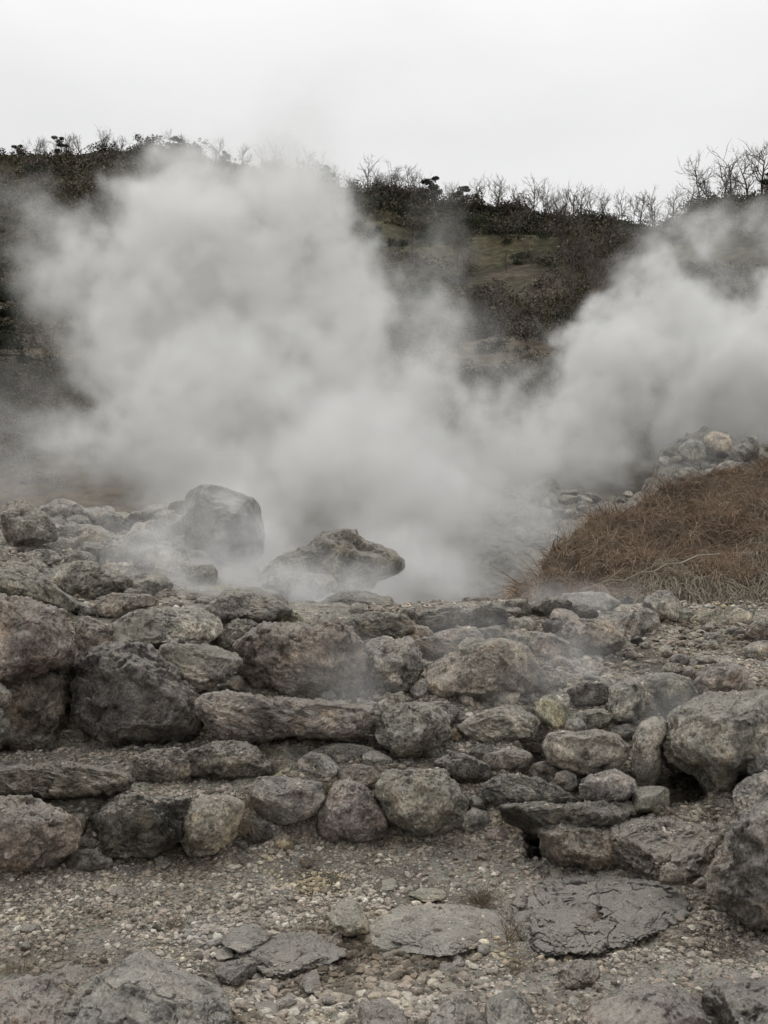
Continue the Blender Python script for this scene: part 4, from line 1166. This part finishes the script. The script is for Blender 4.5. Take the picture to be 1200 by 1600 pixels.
def tree(kind, meshes, p, h, label, cat, group=None, rz=0., names=('trunk', 'branches')):
    r = bpy.data.objects.new(kind, None); COL.objects.link(r); r.location = p; r.scale = (h, h, h); r.rotation_euler = (0, 0, rz)
    r['label'] = label; r['category'] = cat
    if group: r['group'] = group
    for nm_, me in zip(names, meshes):
        c = bpy.data.objects.new(nm_, me); COL.objects.link(c); c.parent = r
    return r
g4 = np.random.default_rng(9)
RIDGE = 'bare trees along the ridge'
def ridge_point(px, back=0.0):
    y = float(np.interp(px, HC, HR)); d = float(np.interp(px, HC, HD)); return rough_hill(Wp([px], [y + 3], [d - 1 + back]))[0] - np.array([0, 0, .4])
for px, hp, lab in (
        (572, 58, 'slim bare tree rising alone where steam leaves the ridge'), (640, 50, 'forked bare tree left of the first umbrella-shaped pine'),
        (655, 46, 'bare tree close beside the first umbrella-shaped pine'), (702, 42, 'thin bare tree between the two umbrella-shaped pines'),
        (748, 50, 'wispy bare tree just right of the second umbrella pine'), (777, 56, 'small lollipop-shaped bare tree standing alone on the ridge'),
        (808, 44, 'low bare tree right of the lollipop-shaped one'), (835, 60, 'bushy bare tree in the middle of the right half of the ridge'),
        (850, 58, 'taller bare tree leaning right of the bushy one'), (876, 52, 'thin bare tree in the ridge gap before the leafless clump'),
        (893, 60, 'first bare tree of the leafless clump on the ridge'), (908, 56, 'second bare tree of the leafless clump on the ridge'),
        (926, 50, 'third bare tree of the leafless clump on the ridge'), (945, 44, 'last low bare tree of the leafless clump'),
        (972, 52, 'bare tree at the left end of the dip in the ridge'), (1000, 60, 'broad bare tree in the dip of the ridge'),
        (1020, 62, 'bare tree at the lowest point of the ridge'), (1052, 54, 'pale bare tree where the ridge starts climbing to the right'),
        (1072, 50, 'pale thin bare tree just above the right plume of steam'), (1092, 80, 'tall curved bare tree leaning left over the right plume'),
        (1113, 60, 'short bare tree beside the tall curved one'), (1140, 84, 'tall fan-shaped bare tree near the dark bush'),
        (1166, 74, 'bare tree directly behind the dark ridge bush'), (1190, 92, 'largest bare tree, at the right end of the ridge'), (1222, 84, 'bare tree cut by the right picture edge')):
    p = ridge_point(px, 1); mi = g4.integers(len(BARE))
    tree('bare_tree', BARE[mi], p, hp * p[1] / F * 1.05, lab, 'tree', RIDGE, g4.uniform(0, 6.28))
for px, hp, lab in ((97, 34, 'flat-crowned dark pine on the hazy left ridge'), (30, 30, 'dark pine at the far left end of the ridge'), (268, 34, 'umbrella-shaped pine poking out of the left ridge through thin steam'),
                    (350, 30, 'faint pine on the ridge veiled by steam'), (515, 36, 'faint rounded pine where the plume crosses the ridge'),
                    (678, 52, 'taller umbrella-shaped pine on the ridge, first of two'), (724, 42, 'smaller umbrella-shaped pine on the ridge, second of two'), (1205, 50, 'dark pine under the largest bare tree')):
    p = ridge_point(px, 0); tree('pine_tree', PINE[g4.integers(4)], p, hp * p[1] / F, lab, 'tree', None, g4.uniform(0, 6.28), ('trunk', 'crown'))
for i in range(46):
    px = g4.uniform(0, 480) if i < 34 else g4.uniform(480, 620); p = ridge_point(px, g4.uniform(-2, 3))
    tree('bare_tree', BARE[g4.integers(len(BARE))], p, g4.uniform(26, 42) * p[1] / F, 'small bare tree in the ridge fringe, ' + near(px), 'tree', 'bare trees of the left ridge fringe', g4.uniform(0, 6.28))
for i in range(42):
    px = g4.uniform(540, 1240); p = ridge_point(px, g4.uniform(-3, 3))
    tree('bare_tree', BARE[g4.integers(len(BARE))], p, g4.uniform(28, 52) * p[1] / F, 'thin bare sapling in the brush on the ridge, ' + near(px), 'tree', 'saplings in the right ridge brush', g4.uniform(0, 6.28))
for i in range(60):
    px, py = (g4.uniform(640, 1010), g4.uniform(345, 560)) if i < 44 else (g4.uniform(0, 240), g4.uniform(260, 470))
    p = Hp([px], [py])[0] - np.array([0, 0, .2])
    tree('bare_tree', BARE[g4.integers(len(BARE))], p, g4.uniform(38, 70) * p[1] / F * (1 if px > 500 else .7), ('bare dark tree on the middle brushy slope, ' + where(px, py, 640, 1010, 345, 560) + ' part' if i < 44 else 'bare tree in the upper left scrub, ' + where(px, py, 0, 240, 260, 470) + ' part'), 'tree', 'bare trees on the middle slope' if i < 44 else 'bare trees on the upper left slope', g4.uniform(0, 6.28))
def bush(px, py, hp, mi, lab, grp, ridge=False, box=None):
    p = ridge_point(px) if ridge else Hp([px], [py])[0]
    o = bpy.data.objects.new('bush', BUSH[mi]); COL.objects.link(o); o.location = p - np.array([0, 0, .3]); s = hp * p[1] / F
    o.scale = (s, s, s * .9); o.rotation_euler = (0, 0, g4.uniform(0, 6.28)); o['label'] = lab.replace('#', where(px, py, *(box or (0, 1, 0, 1)))); o['category'] = 'bush'
    if grp: o['group'] = grp
bush(1148, 0, 34, 0, 'dark rounded bush on the ridge among the tallest bare trees', None, True)
bush(782, 590, 60, 1, 'dark bush low on the slope in the notch between the plumes', None)
bush(850, 545, 46, 5, 'grey-green bush on the slope beside the right plume', None)
for i in range(70):
    bush(g4.uniform(470, 960), 0, g4.uniform(26, 46), g4.integers(0, 6), 'dark evergreen bush on the crest of the middle ridge, # of its row', 'evergreen bushes on the middle crest', True, (470, 960, -1, 1)) if i < 30 else \
    bush(g4.uniform(550, 800), g4.uniform(300, 400), g4.uniform(22, 40), g4.choice([0, 1, 3, 4]), 'dark evergreen bush just below the middle crest, # part', 'evergreen bushes on the middle slope', False, (550, 800, 300, 400))
for i in range(58): bush(g4.uniform(620, 1010), g4.uniform(350, 600), g4.uniform(20, 48), g4.choice([0, 1, 2, 3, 4, 6, 7]), 'scrubby bush on the olive slope between the plumes, # part', 'bushes on the olive slope', False, (620, 1010, 350, 600))
for i in range(38): bush(g4.uniform(-20, 330), g4.uniform(250, 480), g4.uniform(24, 42), g4.choice([0, 1, 3, 4, 6, 7]), 'dark bush in the dense scrub at far upper left, # part', 'bushes of the upper left slope', False, (-20, 330, 250, 480))
for i in range(55):
    px = g4.uniform(480, 1230)
    bush(px, 0, g4.uniform(24, 44), 6 + g4.integers(0, 3), 'twiggy leafless bush on the ridge line, ' + near(px), 'twiggy bushes fringing the right ridge', True)
for i in range(30):
    px = g4.uniform(-20, 480)
    bush(px, 0, g4.uniform(24, 42), g4.choice([0, 3, 6, 7, 8]), 'scrubby bush on the left ridge line, ' + near(px), 'bushes fringing the left ridge', True)
for i in range(25): bush(g4.uniform(600, 850), g4.uniform(460, 620), g4.uniform(26, 62), g4.choice([0, 2, 5, 6, 7, 8]), 'shrub on the tan lower slope in the notch between plumes, # part', 'shrubs on the tan lower slope', False, (600, 850, 460, 620))
for i in range(18): bush(g4.uniform(-20, 190), g4.uniform(520, 770), g4.uniform(34, 76), g4.choice([2, 5, 6, 7, 8]), 'brownish shrub on the lower left slope beside the plume, # part', 'shrubs on the lower left slope', False, (-20, 190, 520, 770))
# undergrowth: one mass of small leaves over the slope
def undergrowth():
    n = 18000; px = g4.uniform(-250, 1450, n); py = g4.uniform(245, 720, n)
    top = np.interp(px, HC, HR); ok = py > top + 2; px, py = px[ok], py[ok]
    p = Hp(px, py); dens = fbm(p * .07 + 2, 3); ok = dens > np.where((px < 500) | (py < top[ok] + 45), -.6, np.where(py > 470, -.15, .04)); p = p[ok]
    o_ = g4.permutation(len(p)); p = p[o_]; r = g4.uniform(.35, 1.1, len(p)) * np.clip(p[:, 1] / 70, .5, 1.3)
    v, f = leaf_cards(g4, p + np.array([0, 0, .3]), r, 1.0, 34, .7)
    s = .0015 * np.repeat(p[:, 1], 34); c = v.reshape(-1, 4, 3).mean(1, keepdims=True)
    v = (c + (v.reshape(-1, 4, 3) - c) * s[:, None, None]).reshape(-1, 3)
    h_ = len(f) // 3
    link('undergrowth', new_mesh('undergrowth', v, f[h_:], M_OLIVE, False), kind='stuff')
    link('bare_scrub', new_mesh('bare_scrub', v, f[:h_], M_TWIG, False), kind='stuff')
undergrowth()
# evergreen reaching in from the left edge, nearer than the ridge
def near_evergreen():
    g = np.random.default_rng(4); base = Hp([-40], [640])[0]; top = Wp(-40, 395, base[1])
    H_ = top[2] - base[2]; tr = [np.array([0, 0, H_ * i / 8]) + g.normal(size=3) * .06 for i in range(9)]; parts = [tube(tr, .22, .05, 8)]; cs, rs = [], []
    for k in range(34):
        i = g.integers(2, 9); a = g.uniform(0, 6.28); L_ = g.uniform(1.2, 3.6) * (1.15 - i / 12)
        e = tr[i] + np.array([math.cos(a) * L_, math.sin(a) * L_, g.uniform(-.2, .5)]); parts.append(tube([tr[i], (tr[i] + e) / 2 + (0, 0, .15), e], .06, .015, 4))
        cs += [e, tr[i] * .4 + e * .6]; rs += [g.uniform(.35, .6), g.uniform(.3, .55)]
    tv, tf = join(parts); cv, cf = leaf_cards(g, cs, rs, .085, 150, .5)
    tree('pine_tree', (new_mesh('trunk', tv, tf, M_BARK), new_mesh('crown', cv, cf, M_EVER, False)), base, 1.0, 'dark green evergreen reaching in at the left edge below the ridge', 'tree', None, 0., ('trunk', 'crown'))
near_evergreen()
# ---------------------------------------------------------------- steam
def steam(name, lo, hi, res, blobs, seed, noise_scale, edge, amp, base, label_kind, step=0.0, warp=1.0, aniso=0.2, col=(0.97, 0.97, 0.975)):
    """real 3-D fog: a density grid filled from soft puffs of given centre, radius and weight, eroded by noise"""
    vol = bpy.data.volumes.new(name)
    o = bpy.data.objects.new(name, vol); COL.objects.link(o); o['kind'] = 'stuff'
    g = bpy.data.node_groups.new(name + '_field', 'GeometryNodeTree')
    g.interface.new_socket('Geometry', in_out='INPUT', socket_type='NodeSocketGeometry')
    g.interface.new_socket('Geometry', in_out='OUTPUT', socket_type='NodeSocketGeometry')
    n = g.nodes; l = g.links.new
    go = n.new('NodeGroupOutput'); vc = n.new('GeometryNodeVolumeCube'); sm = n.new('GeometryNodeSetMaterial')
    vc.inputs['Min'].default_value = lo; vc.inputs['Max'].default_value = hi
    for a, r in zip('XYZ', res): vc.inputs['Resolution ' + a].default_value = r
    pos = n.new('GeometryNodeInputPosition')
    def vmath(op, a, b=None, s=None):
        m = n.new('ShaderNodeVectorMath'); m.operation = op
        for sock, v in ((m.inputs[0], a), (m.inputs[1], b)):
            if v is None: continue
            if isinstance(v, bpy.types.NodeSocket): l(v, sock)
            else: sock.default_value = v
        if s is not None: m.inputs['Scale'].default_value = s
        return m
    def mth(op, a, b=None, c=None):
        m = n.new('ShaderNodeMath'); m.operation = op
        for sock, v in zip(m.inputs, (a, b, c)):
            if v is None: continue
            if isinstance(v, bpy.types.NodeSocket): l(v, sock)
            else: sock.default_value = v
        return m.outputs[0]
    def nz(scale, detail, rough, off, dist=0.0):
        t = n.new('ShaderNodeTexNoise'); t.inputs['Scale'].default_value = scale
        t.inputs['Detail'].default_value = detail; t.inputs['Roughness'].default_value = rough; t.inputs['Distortion'].default_value = dist
        l(vmath('ADD', pos.outputs[0], (off, off * .7, -off)).outputs[0], t.inputs['Vector'])
        return t
    wn = nz(noise_scale * 0.55, 2, 0.5, seed)
    w0 = vmath('SUBTRACT', wn.outputs['Color'], (0.5, 0.5, 0.5))
    wv = vmath('SCALE', w0.outputs[0], s=2.2 * warp / noise_scale * 0.5)
    P = vmath('ADD', pos.outputs[0], wv.outputs[0]).outputs[0]
    fb = nz(noise_scale, 7, 0.64, seed + 31, 0.3)
    er = mth('MULTIPLY', mth('SUBTRACT', fb.outputs['Fac'], 0.5), amp)
    acc = None
    for (x, y, z), r, w in blobs:
        d = vmath('DISTANCE', P, (x, y, z)).outputs['Value']
        f = mth('ADD', mth('MULTIPLY_ADD', d, -1.0 / r, 1.0), er)
        mr = n.new('ShaderNodeMapRange'); mr.interpolation_type = 'SMOOTHSTEP'
        mr.inputs['From Min'].default_value = 0.0; mr.inputs['From Max'].default_value = edge
        mr.inputs['To Min'].default_value = 0.0; mr.inputs['To Max'].default_value = w
        l(f, mr.inputs['Value'])
        acc = mr.outputs[0] if acc is None else mth('ADD', acc, mr.outputs[0])
    fine = nz(noise_scale * 2.3, 5, 0.6, seed + 77)
    fine2 = nz(noise_scale * 6.0, 4, 0.65, seed + 177, 0.6)
    md0 = mth('MAXIMUM', mth('MULTIPLY_ADD', mth('SUBTRACT', fine2.outputs['Fac'], 0.5), 5.0, 1.0), 0.05)
    md = mth('MULTIPLY_ADD', mth('SUBTRACT', fine.outputs['Fac'], 0.5), 3.2, 1.0)
    dens = mth('MAXIMUM', mth('MULTIPLY', mth('MULTIPLY', mth('MULTIPLY', mth('MINIMUM', acc, 1.4), md), md0), base), 0.0)
    l(dens, vc.inputs['Density']); l(vc.outputs[0], sm.inputs['Geometry']); l(sm.outputs[0], go.inputs[0])
    m = bpy.data.materials.new(name); m.use_nodes = True; t = m.node_tree; t.nodes.clear()
    mo = t.nodes.new('ShaderNodeOutputMaterial'); pv = t.nodes.new('ShaderNodeVolumePrincipled')
    pv.inputs['Color'].default_value = col + (1,)
    pv.inputs['Density'].default_value = 1.0; pv.inputs['Anisotropy'].default_value = aniso
    t.links.new(pv.outputs[0], mo.inputs['Volume'])
    sm.inputs['Material'].default_value = m
    vol.materials.append(m)
    md_ = o.modifiers.new('field', 'NODES'); md_.node_group = g
    vol.render.step_size = step
    return o

def bl(px, py, d, rpx, w=1.0):
    p = Wp(px, py, d); return (tuple(float(a) for a in p), rpx * d / F, w)

BIG = [
 # left plume, from the vent behind the crest up to the ridge
 bl(560, 900, 17, 150, .5), bl(430, 830, 19, 170, .5), bl(300, 760, 20, 160, .8), bl(520, 760, 20, 190, .7), bl(660, 800, 20, 150, .5),
 bl(230, 670, 22, 140, 1), bl(380, 640, 23, 210, 1.1), bl(560, 660, 23, 190, 1.0), bl(690, 700, 23, 130, .9), bl(790, 690, 25, 95, .8),
 bl(180, 550, 24, 125, .9), bl(280, 520, 25, 190, 1), bl(430, 500, 25, 190, 1.1), bl(540, 570, 25, 130, 1),
 bl(520, 420, 26, 105, 1), bl(430, 390, 26, 150, 1), bl(310, 400, 26, 150, 1), bl(190, 440, 26, 120, .4), bl(105, 440, 26, 115, .5), bl(80, 400, 27, 70, .2),
 bl(240, 330, 27, 90, .3), bl(340, 330, 28, 95, .5), bl(430, 310, 28, 95, .5), bl(500, 330, 28, 75, .5),
 bl(450, 210, 30, 130, .08), bl(540, 150, 31, 120, .05), bl(370, 240, 30, 100, .12), bl(440, 270, 29, 90, .2),
 bl(40, 745, 20, 110, .28), bl(100, 490, 26, 110, .12), bl(110, 620, 22, 95, .45), bl(110, 730, 21, 85, .35), bl(80, 680, 23, 100, .06), bl(680, 540, 30, 130, .05), bl(860, 820, 22, 130, .12), bl(1070, 710, 26.5, 120, .12), bl(60, 560, 25, 120, .10), bl(1100, 420, 35, 150, .08), bl(640, 860, 18, 190, .32), bl(1150, 650, 31, 120, .6), bl(60, 460, 25, 80, .12), bl(150, 720, 21, 80, .6),
 # wisps over the dark hollow of the hillside
 bl(690, 400, 29, 60, .10), bl(650, 480, 28, 50, .12), bl(730, 500, 29, 70, .12), bl(660, 610, 27, 80, .45), bl(700, 330, 31, 60, .05), bl(750, 560, 28, 60, .12),
 # right plume
 bl(830, 760, 27, 80, .12), bl(920, 650, 30, 135, 1), bl(1000, 600, 31, 150, 1.1), bl(1120, 580, 32, 160, 1.1), bl(1240, 600, 32, 170, 1),
 bl(945, 560, 31, 85, 1), bl(1010, 490, 32, 95, 1), bl(1100, 500, 33, 110, 1), bl(1220, 530, 33, 110, 1), bl(1040, 410, 33, 80, .9),
 bl(1110, 360, 34, 65, .35), bl(1210, 350, 34, 65, .25), bl(1290, 400, 34, 90, .5), bl(990, 440, 32, 55, .7),
 # thin veil that pools in the valley
 bl(760, 890, 16, 120, .25), bl(650, 900, 15, 110, .25), bl(960, 720, 28, 90, .15), bl(820, 900, 14, 50, .25), bl(800, 860, 16, 90, .35),
]
steam('steam', (-15, 12.2, -1.5), (19, 42, 18.5), (320, 230, 185), BIG, 11, 0.34, 0.8, 3.4, 0.9, 'steam', warp=1.0, aniso=0.0, col=(.925, .924, .92))
NEAR = [
 bl(470, 930, 9.6, 80, .4), bl(560, 950, 9.4, 60, .35), bl(610, 925, 9.9, 75, .5), bl(690, 915, 10.5, 70, .35), bl(500, 900, 9.6, 90, .3), bl(330, 900, 9.9, 110, .8), bl(410, 860, 10.6, 130, .6), bl(350, 800, 10.6, 90, .18), bl(230, 890, 10.2, 120, .36), bl(120, 850, 10.2, 120, .08), bl(350, 850, 11.2, 120, .4), bl(640, 900, 10.9, 80, .6), bl(380, 800, 12.3, 70, .2), bl(290, 930, 9.4, 60, .4),
 bl(540, 1010, 6.6, 80, .25), bl(610, 1030, 6.5, 95, .45), bl(480, 1060, 6.3, 50, .12), bl(570, 1070, 6.3, 55, .35),
 bl(880, 1020, 7.2, 90, .4), bl(950, 1060, 6.8, 100, .4), bl(860, 1080, 6.6, 90, .3), bl(980, 1120, 6.2, 80, .28), bl(920, 960, 8.8, 80, .25), bl(860, 930, 9.2, 60, .4), bl(760, 1060, 6.7, 80, .2), bl(1030, 1090, 6.3, 60, .2), bl(720, 1000, 7.4, 80, .15),
]
steam('near_steam', (-5.2, 6.0, 0.2), (4.6, 14.6, 4.6), (170, 150, 76), NEAR, 5, 1.0, 0.8, 1.9, 2.2, 'steam', warp=1.2, aniso=0.0, col=(.99, .99, .99))
